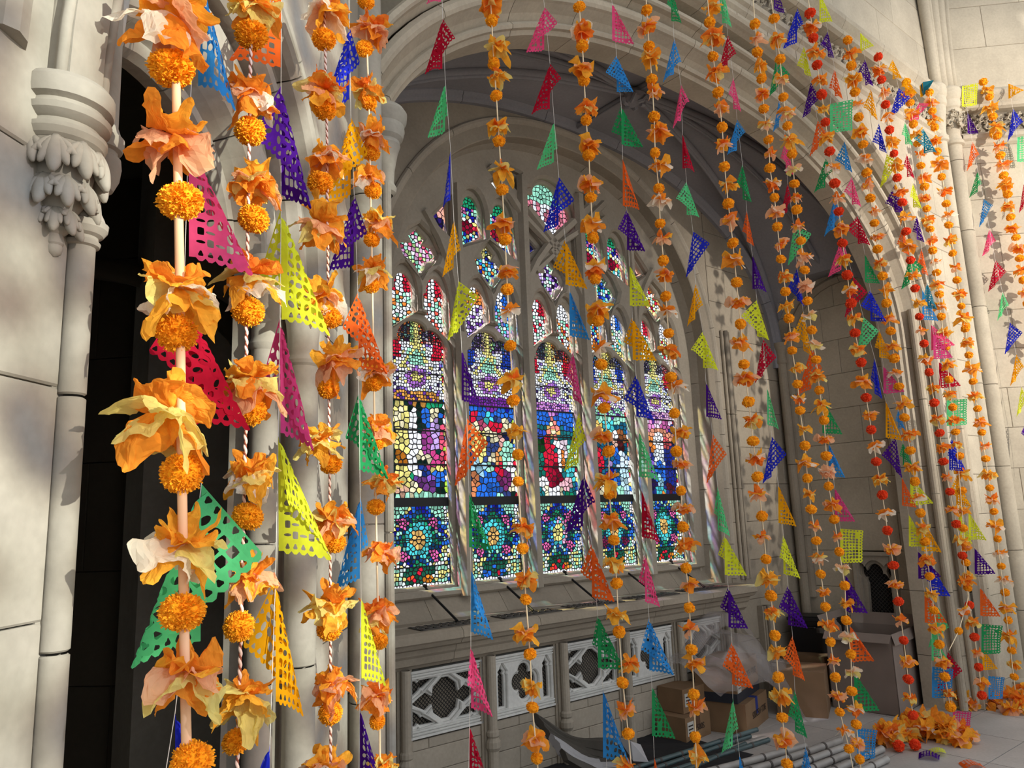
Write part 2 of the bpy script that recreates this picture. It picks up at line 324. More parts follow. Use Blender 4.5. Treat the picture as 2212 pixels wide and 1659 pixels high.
def leafmesh(seed):
    rn = random.Random(seed); m_ = MB()
    for k in range(4):        # curling vine scrolls + lobed leaves
        cx, cz = -.06+.04*k, .10+(.035 if k % 2 else -.035); r = .026
        P = [(cx+r*cos(a)*(1-a/12), cz+r*sin(a)*(1-a/12), .012+.01*sin(a)) for a in np.linspace(rn.uniform(0, 2), rn.uniform(5, 7), 10)]
        m_.tube(P, .007, 5)
        for j in range(3):
            a = rn.uniform(0, 6.28); px, pz = cx+.032*cos(a), cz+.036*sin(a); q = rn.uniform(.012, .02)
            V = [(px+q*1.3*cos(a+b), pz+q*1.3*sin(a+b), .012) if i % 2 == 0 else (px+q*.75*cos(a+b), pz+q*.75*sin(a+b), .016) for i, b in enumerate(np.linspace(0, 6.28, 11)[:-1])]+[(px, pz, .034)]
            m_.add(V, [(i, (i+1) % 10, 10) for i in range(10)])
    return mesh('carved_leaf', m_.V, m_.F, ['stone'])
lm = [leafmesh(i) for i in range(3)]
for wl, a, b in ((A, 2.3, 5.45), (R, .2, 1.4)):
    t = a
    while t < b:
        link('carved_leaf', random.choice(lm), sc, mat4=wl.m4 @ Matrix.Translation((t, 4.865, -.04))); t += .155
# --- corner shafts right of the arch, capital and vault ribs
def shaft(parent, x, y, r, z0, z1, mat, joints, seg=18, name='shaft_drum'):
    zs = [z0]+[j for j in joints if z0 < j < z1]+[z1]
    for a, b in zip(zs[:-1], zs[1:]):
        V, Fs = lathe([(r-.003, a+.0015), (r, a+.004), (r, b-.004), (r-.003, b-.0015)], seg, (x, y)); o = obj(name, V, Fs, [mat], parent, smooth=True); o.data.set_sharp_from_angle(angle=radians(24))
def ringcap(parent, x, y, r, zb, prof, mat, name='capital', seg=40):
    V, Fs = lathe([(r*a, zb+b) for a, b in prof], seg, (x, y)); o = obj(name, V, Fs, [mat], parent, smooth=True); o.data.set_sharp_from_angle(angle=radians(24)); return o
pr = root('trim_4', 'corner pier of slender round shafts with ringed capitals right of the arch')
jr = [.9, 1.35, 2.0, 2.66, 3.31, 3.97, 4.6]
c1 = A.w(5.34, 0, .0); c2 = A.w(5.52, 0, .04); c3 = A.w(5.12, 0, -.02)
for (c, r) in ((c1, .062), (c2, .072)):
    shaft(pr, c[0], c[1], r, FZ+.12, 4.76, 'stone', jr)
    ringcap(pr, c[0], c[1], r, FZ, [(1.9, 0), (1.9, .05), (1.6, .07), (1.5, .09), (1.6, .105), (1.2, .12), (1., .13)], 'stone', 'base')
    ringcap(pr, c[0], c[1], r, 4.74, [(1, 0), (1.25, .01), (1.3, .03), (1.15, .05), (1.08, .06), (1.05, .10), (1.2, .19), (1.45, .30), (1.45, .32), (1.6, .335), (1.66, .37), (1.6, .40), (1.75, .42), (1.85, .46), (1.8, .50), (1.6, .52)], 'stone')
for k in range(7):
    a = k*.7-3.6; q = c2+np.array([.085*cos(a), .085*sin(a), 4.86]); T_ = Matrix.Translation(tuple(q)) @ Matrix.Rotation(a+pi/2, 4, 'Z') @ Matrix.Rotation(pi/2, 4, 'X'); link('carved_leaf', lm[k % 3], pr, mat4=T_)
rb = root('trim_5', 'bundle of stone vault ribs springing from the corner capital')
for k, (dx, dz, r) in enumerate([(-.95, 2.9, .045), (-.62, 2.9, .035), (-.38, 2.95, .05), (-.12, 3., .03), (.05, 3., .045), (.18, 3., .025), (.3, 3., .03)]):
    t0 = 5.36+.035*k; P = []
    for s in np.linspace(0, 1, 14): P.append(A.w(t0+dx*s**2.2, 5.24+dz*s, .03+.25*s**2+.012*k))
    m_ = MB(); m_.tube(P, r, 10); m_.obj('rib', ['stone'], rb, smooth=True)
# --- right wall
wr = root('wall_right', 'pale ashlar wall at the far right')
ashlar(R, .0, 1.75, FZ, 4.74, .325, .62, 'stone', wr, 0, .05, zref=1.66)
ashlar(R, .0, 1.75, 5.27, 7.4, .40, .9, 'stone', wr, 0, .05, zref=5.27)
bk = MB(); bk.box(-.3, 2.2, FZ, 7.6, -.3, -.045); bk.obj('backing', ['mortar'], wr, R)
bs = root('baseboard_right', 'moulded stone plinth course'); course(R, .08, 1.7, [(FZ, -.02), (FZ, .06), (.60, .06), (.62, .045), (.64, .05), (.66, .03), (.70, .02), (.72, -.02)], 'plinth_block', 'stone', bs, .6)
# right jamb colonnettes of the arch
jc = root('trim_6', 'slender colonnettes on the right jamb of the arch')
for t, o, r in ((4.60, -.10, .028), (4.69, -.05, .022), (4.80, -.045, .03), (4.98, .0, .03)):
    c = A.w(t, 0, o); shaft(jc, c[0], c[1], r, FZ, 3.2, 'stone', [1.1, 1.8, 2.5], 12)
# --- chapel: window wall
CW = W.off(0)
ww = root('wall_window', 'stone wall around the large stained-glass window')
wc, whw = -2.50, 1.45
hole = arch4(wc, whw, 2.9, 4.33, 30, 1.19)
bk = MB(); bk.box(-.96, .3, FZ, 4.5, -.3, -.052); bk.obj('backing', ['mortar'], ww, W)
poly_plate('wall_face', [(-5.2, 1.0), (-.965, 1.0), (-.965, 5.2), (-5.2, 5.2)], [hole[::-1]], W, -.30, 0, 'chapel', ww, .006)
poly_plate('wall_face', [(-5.2, FZ), (-.965, FZ), (-.965, .998), (-5.2, .998)], [], W, -.30, -.02, 'chapel', ww, .006)
ashlar(W, -.96, .0, FZ, 4.2, .30, .46, 'chapel', ww, 0, .05, zref=1.34)
PW = resample(arch4(wc, whw, 2.9, 4.33, 40, 1.22), .085)
wt = root('trim_7', 'moulded stone frame around the stained-glass window')
prw = [(-.075, -.25), (-.06, -.20), (-.055, -.185), (-.04, -.18), (-.03, -.19), (-.02, -.17), (0, -.10), (.005, -.085), (.02, -.08), (.035, -.09), (.05, -.07), (.065, -.03), (.07, -.015), (.085, -.005), (.10, .012), (.115, .02), (.13, .02), (.14, .01), (.145, -.01), (.145, -.25)]
sweep(PW, prw, W, 'voussoir', 'chapel2', wt, 5)
jl = root('trim_8', 'vertical mouldings on the stone jamb right of the window')
for t, o, r in ((-.845, .012, .014), (-.80, .02, .02), (-.74, .01, .012)):
    c = W.w(t, 0, o); shaft(jl, c[0], c[1], r, 1.2, 3.2, 'chapel', [1.9, 2.5], 10)
    Pq = [W.w(wc+(-t+wc)*-cos(a), 3.2+1.12*sin(a)**.9, o) for a in np.linspace(0, pi/2, 14)]
# wall arch rib over the window
PV = resample(arch4(-2.42, 2.36, 3.1, 4.52, 40, 2.95), .12)
fr = root('trim_9', 'wall rib where the vault meets the window wall'); sweep(PV, [(-.05, 0), (-.05, .03), (-.035, .045), (-.02, .05), (0, .07), (.02, .07), (.03, .05), (.04, .03), (.04, 0)], W, 'rib_stone', 'web', fr, 6)
# sill slope, shelf, moulded front
sl = root('trim_10', 'sloping stone sill and moulded shelf under the window')
shelf_prof = [(1.34, -.25), (1.34, -.235), (1.185, -.10), (1.18, .17), (1.165, .19), (1.13, .195), (1.12, .18), (1.10, .165), (1.085, .12), (1.06, .115), (1.045, .10), (1.01, .095), (1.0, .075), (.985, .06), (.985, -.25)]
course(W, -4.7, -.93, shelf_prof, 'sill_stone', 'chapel', sl, .545)
# pilasters and carved panels under the shelf
PB = W.off(.05)
dado = root('trim_11', 'stone dado of colonnettes and plain blocks below the shelf')
bk = MB(); bk.box(-4.7, -.93, FZ, .99, -.25, -.075); bk.obj('backing', ['chapel2'], dado, PB)
for i in range(8):
    t = -4.17+.549*i+.0
    if t > -.9: continue
    tc = t-.0
    c = PB.w(tc+.275-.275+.0, 0, .015)
for i in range(7):
    tp = -3.885+.549*i-.549+.52; c = PB.w(tp, 0, .03)
    m_ = MB(); m_.box(tp-.055, tp+.055, FZ, .985, -.075, -.0); m_.box(tp-.04, tp+.04, FZ, .985, -.02, .01); m_.obj('pilaster', ['chapel'], dado, PB)
    shaft(dado, c[0], c[1], .026, .56, .99, 'chapel2', [], 12); V, Fs = lathe([(.026, .60), (.036, .59), (.036, .57), (.028, .56), (.042, .54), (.042, .51), (.03, .49), (.03, FZ)], 12, (c[0], c[1])); obj('colonnette_base', V, Fs, ['chapel2'], dado)
def offs(P, d):     # inset/outset simple polygon by scaling about centroid-ish normal offset
    P = np.asarray(P, float); n = len(P); out = []
    ar = sum(P[i][0]*P[(i+1) % n][1]-P[(i+1) % n][0]*P[i][1] for i in range(n))/2; s = 1 if ar > 0 else -1
    for i in range(n):
        a = P[i]-P[i-1]; b = P[(i+1) % n]-P[i]; a = a/(np.linalg.norm(a)+1e-9); b = b/(np.linalg.norm(b)+1e-9); t = a+b; t = t/(np.linalg.norm(t)+1e-9); nn = np.array([t[1], -t[0]])*s
        out.append(tuple(P[i]+nn*d))
    return out
def lobed(cx, cz, rx, rz, k, depth=.28, ph=0, n=48, p=.7):
    return [(cx+rx*cos(a)*(1-depth+depth*abs(cos(k*a/2+ph))**p), cz+rz*sin(a)*(1-depth+depth*abs(cos(k*a/2+ph))**p)) for a in [2*pi*i/n for i in range(n)]]
def grate(m_, t0, t1, z0, z1, o, st=.022):
    x = t0-(z1-z0)
    while x < t1:
        a = max(x, t0); b = min(x+(z1-z0), t1)
        if b > a:
            m_.tube([(a, z0+(a-x), o), (b, z0+(b-x), o)], .0022, 4); m_.tube([(a, z1-(a-x), o-.003), (b, z1-(b-x), o-.003)], .0022, 4)
        x += st
for i in range(6):
    cx = -3.635+.549*i-.549+.549; z0, z1 = .635, .97
    if i > 5: break
    t0, t1 = cx-.235, cx+.235
    if t1 > -.95: continue
    g = empty('carved_panel', tuple(PB.w(cx, z0, 0)))
    kind = i % 2; inv = Matrix.Translation(-Vector(PB.w(cx, z0, 0)))
    lab = ['leftmost white carved panel with lozenge quatrefoil grille', 'white carved panel with round quatrefoil between two slit lancets, second from left', 'white lozenge quatrefoil grille panel, third from left below window', 'white panel with two slit lancets, fourth from left below window', 'white lozenge grille panel half hidden behind the plastic-wrapped boxes', 'x'][i]
    tag(g, lab, 'panel', 'white carved panels under the window')
    holes = []; cz = (z0+z1)/2
    if kind == 0:
        q = [(cx-.21, cz), (cx-.125, cz-.045), (cx-.085, cz-.02), (cx-.075, cz-.065), (cx-.02, cz-.105), (cx+.02, cz-.105), (cx+.075, cz-.065), (cx+.085, cz-.02), (cx+.125, cz-.045), (cx+.21, cz)]
        holes.append(q+[(x, 2*cz-z) for x, z in q[::-1]][1:-1])
        for sx in (-1, 1):
            for sz in (-1, 1):
                holes.append([(cx+sx*.205, cz+sz*.035), (cx+sx*.165, cz+sz*.06), (cx+sx*.155, cz+sz*.075), (cx+sx*.145, cz+sz*.07), (cx+sx*.075, cz+sz*.112), (cx+sx*.16, cz+sz*.112), (cx+sx*.175, cz+sz*.10), (cx+sx*.185, cz+sz*.112), (cx+sx*.205, cz+sz*.112)])
    else:
        holes.append(lobed(cx, cz, .088, .10, 4, .38, 0, 48))
        for sx in (-1, 1):
            x0 = cx+sx*.168
            holes.append([(x0-.02, cz-.115), (x0+.02, cz-.115), (x0+.02, cz+.05), (x0+.012, cz+.062), (x0+.02, cz+.075), (x0+.005, cz+.09), (x0, cz+.115), (x0-.005, cz+.09), (x0-.02, cz+.075), (x0-.012, cz+.062), (x0-.02, cz+.05)])
    fr0 = poly_plate('tracery', [(t0, z0), (t1, z0), (t1, z1), (t0, z1)], holes, PB, -.05, -.03, 'panel', None, .004)
    fr1 = poly_plate('tracery_moulding', [(t0, z0), (t1, z0), (t1, z1), (t0, z1)], [offs(h, .014) for h in holes], PB, -.03, -.012, 'panel', None, .007)
    m_ = MB()
    m_.box(t0, t1, z0, z0+.012, -.03, 0); m_.box(t0, t1, z1-.012, z1, -.03, 0); m_.box(t0, t0+.012, z0, z1, -.03, 0); m_.box(t1-.012, t1, z0, z1, -.03, 0)
    for dz in (.022, .036): m_.box(t0+.012, t1-.012, z0+dz-.004, z0+dz+.004, -.03, -.004); m_.box(t0+.012, t1-.012, z1-dz-.004, z1-dz+.004, -.03, -.004)
    fr2 = m_.obj('frame', ['panel'], None, PB)
    m_ = MB(); grate(m_, t0+.01, t1-.01, z0+.03, z1-.03, -.058); gr_ = m_.obj('grille_mesh', ['iron'], None, PB); gr_['kind'] = 'stuff'
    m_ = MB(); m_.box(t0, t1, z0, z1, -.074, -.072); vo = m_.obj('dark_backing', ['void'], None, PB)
    for o in (fr0, fr1, fr2, gr_, vo): o.data.transform(inv); o.parent = g
    # block wall below panel
    ashlar(PB, t0-.0, t1+.0, FZ, z0-.01, .115, .47, 'chapel2', dado, -.01, .05)
# horizontal bronze vents lying in the shelf
for i in range(5):
    cx = -3.62+.549*i+.0; z = 1.181
    t0, t1 = cx-.23, cx+.21; g = empty('shelf_vent', tuple(W.w(cx, z, 0))); inv = Matrix.Translation(-Vector(W.w(cx, z, 0)))
    tag(g, ['leftmost', 'second from left', 'third from left', 'fourth from left', 'rightmost'][i]+' dark pierced bronze vent grille set in the window shelf', 'vent', 'bronze vents in the shelf')
    m_ = MB(); a, b = -.06, .135
    m_.box(t0, t1, z, z+.006, a, a+.014); m_.box(t0, t1, z, z+.006, b-.014, b); m_.box(t0, t0+.014, z, z+.006, a, b); m_.box(t1-.014, t1, z, z+.006, a, b)
    fr_ = m_.obj('frame', ['vent'], None, W)
    m_ = MB()
    for k in range(9):
        x = t0+.03+k*.048
        for s in (-1, 1):
            P = [(x+.022*cos(q), z+.004, (a+b)/2+s*(.035+.028*sin(q))) for q in np.linspace(-1, 4.6, 9)]; m_.tube(P, .0055, 4)
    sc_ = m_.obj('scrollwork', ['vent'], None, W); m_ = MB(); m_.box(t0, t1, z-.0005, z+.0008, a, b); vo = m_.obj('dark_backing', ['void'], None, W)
    for o in (fr_, sc_, vo): o.data.transform(inv); o.parent = g
# ------------------------------------------------------------------ window tracery (glass-plane coordinates)
win = root('window_1', 'large five-light stained-glass window with stone tracery')
LC = [-3.62+.549*i for i in range(5)]; GC = LC[2]
def head(c, hw, z0, zs, h, k=0, dep=.22, n=30, zb=None):
    P = [(c-hw, zb[0] if zb else z0), (c+hw, zb[1] if zb else z0)]
    for i in range(n+1):
        a = pi*i/n; r = 1/sqrt((cos(a)/hw)**2+(sin(a)/h)**2); r *= (1-dep+dep*abs(sin(k*a))**.6) if k else 1
        if not k or 0 < i < n: P.append((c+r*cos(a)*(1), zs+r*sin(a)))
    return P
def mirror(P): return [(2*GC-x, z) for x, z in P][::-1]
cus, big = [], []
for i, c in enumerate(LC):
    cus.append(head(c, .215, 1.37, 2.72, .235, 2.5, .20)); big.append(head(c, .24, 1.35, 2.72, .275))
    for s in (-1, 1):
        x = c+s*.115; zi, zo = 3.01, 2.87
        zb = (zo, zi) if s < 0 else (zi, zo)
        cus.append(head(x, .088, 0, 3.06, .20, 1.5, .30, 24, zb)); big.append(head(x, .102, 0, 3.06, .235, 0, 0, 24, (zb[0]-.0, zb[1]-.0)))
def flame(c, z, w_, h_):
    return [(c, z+h_*.5), (c+w_*.22, z+h_*.32), (c+w_*.14, z+h_*.2), (c+w_*.42, z+h_*.16), (c+w_*.5, z), (c+w_*.36, z-h_*.13), (c+w_*.18, z-h_*.18), (c+w_*.12, z-h_*.34), (c, z-h_*.5), (c-w_*.12, z-h_*.34), (c-w_*.18, z-h_*.18), (c-w_*.36, z-h_*.13), (c-w_*.5, z), (c-w_*.42, z+h_*.16), (c-w_*.14, z+h_*.2), (c-w_*.22, z+h_*.32)][::-1]
def kite(c, z, w_, h_): return [(c, z+h_/2), (c-w_*.28, z+h_*.33), (c-w_/2, z+.02), (c-w_*.4, z-h_*.15), (c, z-h_/2), (c+w_*.4, z-h_*.15), (c+w_/2, z+.02), (c+w_*.28, z+h_*.33)]
for i, c in enumerate(LC):
    wv = .27 if i in (0, 4) else .23
    cus.append(flame(c, 3.395, wv, .31)); big.append(kite(c, 3.395, wv+.03, .36))
def dagger(x0, x1, za, zb, zs, zt, k): # tall tracery light with slanted foot (za left, zb right)
    c = (x0+x1)/2; hw = (x1-x0)/2; return head(c, hw, 0, zs, zt-zs, k, .28, 24, (za, zb))
for (x0, x1, za, zb) in ((-3.30, -3.12, 3.50, 3.60), (-3.05, -2.87, 3.60, 3.50)):
    p = dagger(x0, x1, za, zb, 3.72, 3.88, 1.5); q = dagger(x0-.015, x1+.015, za-.02, zb-.02, 3.72, 3.91, 0)
    cus += [p, mirror(p)]; big += [q, mirror(q)]
p = [(-3.52, 3.63), (-3.40, 3.56), (-3.40, 3.77)]; cus += [p, mirror(p)]; q = [(-3.55, 3.63), (-3.385, 3.52), (-3.385, 3.81)]; big += [q, mirror(q)]
p = [(-3.05, 4.00), (-2.96, 3.93), (-2.93, 3.96), (-2.98, 4.04)]; cus += [p, mirror(p)]; q = offs(p, .015); big += [q, mirror(q)]
p = [(-2.72, 3.55), (-2.63, 3.62), (-2.72, 3.69)]; cus += [p, mirror(p)]; q = [(-2.755, 3.46), (-2.575, 3.62), (-2.755, 3.78)]; big += [q, mirror(q)]
cp = lobed(GC, 3.92, .235, .215, 4, .30, 0, 56); cus.append(cp); big.append(lobed(GC, 3.92, .262, .24, 4, .16, 0, 56))
p = [(-2.785, 4.13), (-2.90, 4.15), (-2.90, 4.06), (-2.80, 3.97)]; big += [p, mirror(p)]
outer = arch4(wc, whw+.05, 2.9, 4.36, 30, 1.30)
poly_plate('tracery', outer, cus, G, .0, .035, 'chapel2', win, .012)
poly_plate('tracery', outer, big, G, .035, .085, 'chapel2', win, .02)
# front fillets: mullions and intersecting ribs
def bar(P, w_, o0, o1, name='mullion'):
    P = np.asarray(P, float); T = np.gradient(P, axis=0); T /= np.linalg.norm(T, axis=1)[:, None]; Nn = np.c_[-T[:, 1], T[:, 0]]
    V = []
    for p, n in zip(P, Nn): V += [(*(p-n*w_*.9), o0), (*(p-n*w_*.5), o1), (*(p+n*w_*.5), o1), (*(p+n*w_*.9), o0)]
    Fs = [(k*4+i, k*4+i+1, k*4+5+i, k*4+4+i) for k in range(len(P)-1) for i in range(3)]+[(0, 1, 2, 3), tuple(len(V)-4+i for i in (3, 2, 1, 0))]
    return obj(name, G.arr(V), Fs, ['chapel2'], win)
mx_ = [LC[i]+.2745 for i in range(4)]
for i, x in enumerate(mx_):
    top_z = 4.10 if i in (1, 2) else 2.9
    bar([(x, 1.30), (x, 2.2), (x, top_z)], .044, .085, .125)
for sgn in (1, -1):
    X = (lambda x: x) if sgn == 1 else (lambda x: 2*GC-x)
    def B(P, w_=.036, o1=.11): bar([(X(x), z) for x, z in (P if sgn == 1 else P[::-1])], w_, .08, o1, 'tracery_bar')
    B([(mx_[0], 2.85), (mx_[0]-.01, 3.1), (mx_[0]-.05, 3.3), (mx_[0]-.14, 3.5), (mx_[0]-.25, 3.66)])
    B([(mx_[0], 2.85), (mx_[0]+.01, 3.3), (mx_[0]-.0, 3.6), (mx_[0], 3.9)], .03)
    B([(mx_[1], 3.30), (mx_[1]+.12, 3.50), (mx_[1]+.25, 3.66), (mx_[1]+.5, 3.88)], .036)
    B([(mx_[1]+.03, 3.78), (mx_[1]-.09, 3.92), (mx_[1]-.28, 4.10)], .036)
    B([(mx_[1]+.02, 3.80), (mx_[1]+.14, 3.72), (mx_[1]+.30, 3.60), (mx_[1]+.10, 3.42)], .03)
# ------------------------------------------------------------------ stained glass
def ccol(h): return lin(h)
Wt, Y, Cy, Mt, Bl, Db, Rd, Pk, Pu, Li, Gn, Og, Cr, Bk = 'f6f7ff', 'f3e68a', '4fd2dc', 'a6efd2', '2a6fe0', '1c1f9c', 'd81f3c', 'f07cc0', '6a3aa0', 'c9a8f0', '1f9a6a', 'f08a3c', 'f7ecc4', '101418'
def inpoly(x, y, P):
    c = False; n = len(P); j = n-1
    for i in range(n):
        if (P[i][1] > y) != (P[j][1] > y) and x < (P[j][0]-P[i][0])*(y-P[i][1])/(P[j][1]-P[i][1])+P[i][0]: c = not c
        j = i
    return c
# pictures: ellipses (u, z, ru, rz, colour), u across the light 0..1
scene_pic = [
 [(.5, 2.15, .6, .4, '16302a'), (.8, 2.2, .5, .1, '123f3a'), (.45, 2.1, .09, .32, Wt), (.25, 2.36, .14, .08, Y), (.24, 2.36, .09, .055, Cr), (.25, 2.18, .13, .12, Y), (.26, 2.12, .09, .06, 'a8641e'), (.28, 1.98, .14, .10, Y), (.74, 2.38, .16, .085, Bl), (.76, 2.37, .08, .055, Cr), (.7, 2.22, .12, .09, 'a8489a'), (.78, 2.25, .08, .12, Li), (.75, 2.08, .13, .09, 'd0448a'), (.95, 2.2, .09, .16, 'ee5a7c'), (.56, 2.12, .07, .03, Cr), (.67, 2.10, .05, .04, Cr), (.6, 2.02, .07, .06, '24409a'), (.83, 2.01, .09, .06, Bl), (.8, 2.05, .08, .02, Y), (.4, 2.0, .06, .05, Gn), (.6, 1.985, .2, .04, '8e5cd0'), (.62, 1.94, .14, .055, '6d3a80'), (.4, 1.93, .17, .06, Y), (.42, 1.925, .1, .045, Cr), (.25, 1.93, .09, .05, 'd8a890'), (.7, 1.885, .28, .03, Mt), (.4, 1.87, .35, .02, Mt), (.8, 2.44, .12, .02, Gn)],
 [(.5, 2.2, .7, .35, '3a4a8a'), (.5, 2.47, .6, .03, Db), (.5, 2.42, .6, .03, Bl), (.45, 2.36, .14, .05, Cy), (.2, 2.37, .1, .05, Rd), (.2, 2.32, .08, .05, Cr), (.4, 2.33, .1, .05, 'b04a6a'), (.42, 2.31, .06, .04, Cr), (.58, 2.31, .11, .07, Rd), (.58, 2.28, .09, .06, Cr), (.8, 2.34, .09, .06, Cr), (.82, 2.26, .13, .04, '1d2350'), (.72, 2.24, .09, .04, 'f0b0a8'), (.3, 2.2, .15, .1, Y), (.82, 2.14, .17, .1, Mt), (.62, 2.12, .07, .07, 'f0a060'), (.52, 2.13, .07, .03, Cr), (.9, 2.05, .1, .08, Wt), (.68, 2.03, .12, .06, Rd), (.45, 2.05, .1, .05, Mt), (.28, 2.05, .14, .07, 'a8d8f0'), (.48, 1.95, .17, .1, Bl), (.35, 1.93, .12, .07, Bl), (.75, 1.98, .13, .06, '7a2f6a'), (.72, 1.96, .04, .03, '8a7ae0'), (.85, 1.93, .08, .03, Cr), (.7, 1.875, .18, .015, Mt), (.2, 1.97, .06, .1, 'e89060')],
 [(.5, 2.1, .7, .3, '1e6f78'), (.5, 2.42, .7, .07, Bl), (.3, 2.3, .25, .04, '2a4fc0'), (.85, 2.36, .15, .05, Bl), (.25, 2.2, .14, .05, '16401c'), (.5, 2.33, .13, .075, 'f5c070'), (.5, 2.34, .12, .07, 'f08a80'), (.5, 2.325, .075, .055, Cr), (.36, 2.22, .1, .07, Rd), (.58, 2.23, .1, .05, Wt), (.72, 2.2, .07, .06, 'f0d8e8'), (.42, 2.1, .13, .12, Rd), (.48, 2.03, .12, .1, '9c1230'), (.55, 1.97, .09, .08, '7c0f28'), (.62, 2.15, .05, .1, Wt), (.7, 2.12, .03, .06, Og), (.85, 2.12, .1, .12, Mt), (.2, 2.07, .1, .1, '1c7a6a'), (.85, 2.02, .1, .05, Cy), (.25, 1.96, .1, .05, Wt), (.73, 1.96, .14, .045, 'f2b8c4'), (.5, 1.905, .14, .025, Wt), (.3, 1.88, .1, .02, Mt), (.8, 1.88, .14, .02, Gn), (.3, 1.9, .03, .04, Cr), (.62, 1.9, .04, .03, Cr)],
 [(.5, 2.15, .7, .35, '1c5f80'), (.5, 2.45, .6, .05, Mt), (.25, 2.33, .13, .09, 'f5d070'), (.25, 2.32, .08, .06, Cr), (.5, 2.38, .12, .05, Cy), (.65, 2.33, .1, .04, Wt), (.8, 2.3, .1, .07, 'a0603a'), (.66, 2.25, .09, .05, 'f0c0b0'), (.78, 2.24, .08, .06, '501c20'), (.2, 2.12, .13, .12, Rd), (.2, 2.0, .1, .1, 'a01c30'), (.5, 2.1, .09, .05, Li), (.68, 2.15, .13, .07, Bl), (.5, 2.0, .12, .06, Db), (.8, 2.1, .14, .1, 'd8ecff'), (.85, 1.98, .14, .12, 'c0e4f4'), (.6, 1.98, .1, .08, Bl), (.65, 1.9, .14, .04, Mt), (.3, 1.92, .12, .05, Cr), (.5, 1.88, .2, .02, Pu)],
 [(.5, 2.15, .7, .35, '24307c'), (.5, 2.45, .6, .05, 'f2d8f2'), (.3, 2.4, .1, .05, 'e890d0'), (.7, 2.4, .12, .05, 'c060a0'), (.5, 2.32, .45, .06, 'f2a080'), (.3, 2.27, .12, .06, Og), (.75, 2.28, .1, .05, 'e05a60'), (.5, 2.28, .13, .09, Wt), (.5, 2.16, .16, .08, 'e8f4ff'), (.5, 2.05, .12, .1, Bl), (.25, 2.08, .1, .1, '8a5cd0'), (.8, 2.08, .12, .12, '1c2a8a'), (.5, 1.97, .07, .05, 'a8e4ff'), (.3, 1.95, .12, .05, '2a1c50'), (.75, 1.93, .12, .04, '501828'), (.5, 1.9, .14, .03, Cy), (.5, 1.875, .2, .012, Og)]]
def picture(i, u, z):
    if u > .935 and z > 1.87 and z < 2.8: return [Wt, Rd, 'a8d840', Wt, Bl, Y][int(z*26+i) % 6]
    if z < 1.83:                       # ornamental lower panel
        v = z-1.632; a = abs(u-.5)
        if z < 1.385: return Wt
        if a > .44: return [Wt, Mt, Bl, Wt, Y][int(z*45) % 5]
        if z < 1.475:
            if ((u-.5)/.07)**2+((z-1.445)/.022)**2 < 1: return Db if i == 1 else Rd
            if ((a-.13)/.07)**2+((z-1.41)/.02)**2 < 1: return Bl if i == 1 else ('f0502c' if u < .5 else 'f0902c')
            if .22 < a < .29: return 'e4f6f4' if int(z*60) % 3 else Y
            if ((a-.37)/.05)**2+((z-1.435)/.03)**2 < 1: return Y
            return Mt if a > .29 else '1c5c48'
        if z < 1.50 and a > .16: return Y if int(u*40) % 2 else Wt
        if (a/.12)**2+(v/.062)**2 < 1: return 'f4c070' if i != 2 else 'f4ea90'
        if (a/.21)**2+(v/.10)**2 < 1: return Cy if i != 2 else ('2a6fd0' if u < .5 else 'f0b8dc')
        if ((a-.24)/.085)**2+((v-.10)/.038)**2 < 1 or ((a-.24)/.085)**2+((v+.088)/.038)**2 < 1: return 'ee6ab4' if i != 3 or v > 0 else '7a1c4a'
        q = max(abs(v)/.165, 0)**2+(a/.44)**2
        if a+abs(v)*2.2 > .58: return Mt if a < .40 else Wt
        if .50 < a+abs(v)*2.2: return Y if (int(z*50)+int(u*20)) % 3 else Bl
        if .42 < a+abs(v)*2.2: return Db if int(z*70) % 2 else Bl
        return [Gn, '17407c', Mt, '0f3a5a', '1c6a5a'][(int(z*37)+int(a*19)) % 5]
    if z < 2.455+.02*cos(u*6.28):
        col = None
        for (cu, cz, ru, rz, c) in scene_pic[i]:
            if ((u-cu)/ru)**2+((z-cz)/rz)**2 < 1: col = c
        return col or '16302a'
    if z < 2.52:
        if abs(u-.5) < .36: return {0: 'f0a850', 1: '7a2fa0', 2: 'd890e0', 3: Mt, 4: 'e8b0e0'}[i] if (int(u*17)+int(z*60)) % 4 else Pu
        return Wt
    a = abs(u-.5)
    if (a/.17)**2+((z-2.60)/.06)**2 < 1: return 'b070d0' if (a/.09)**2+((z-2.6)/.03)**2 > 1 else Y
    if z > 2.80 and a < .10: return Y
    if z > 2.72 and a > .26: return Rd if i % 2 == 0 else '2040b0'
    if z > 2.83: return '2a1450'
    if abs(a-.28*(2.80-z)/.15) < .03 and z > 2.66: return Y
    if a < .14 and 2.68 < z < 2.78: return Mt
    if a > .40: return 'cfe0ff' if int(z*90) % 3 else Y
    if a > .3 and int(u*40+z*90) % 5 == 0: return '3a2a60'
    return [Wt, Wt, Wt, 'dfe8ff', Wt, Wt, Y, Wt, 'c8d8f4', Wt, Wt, '8a6ac8', Wt][int(u*23+z*151) % 13]
def clip(P, mx, my, nx, ny):
    out = []; n = len(P)
    for k in range(n):
        a = P[k]; b = P[(k+1) % n]; da = (a[0]-mx)*nx+(a[1]-my)*ny; db = (b[0]-mx)*nx+(b[1]-my)*ny
        if da <= 0: out.append(a)
        if (da < 0 < db) or (db < 0 < da):
            s = da/(da-db); out.append((a[0]+(b[0]-a[0])*s, a[1]+(b[1]-a[1])*s))
    return out
panes = []; leadmb = MB()
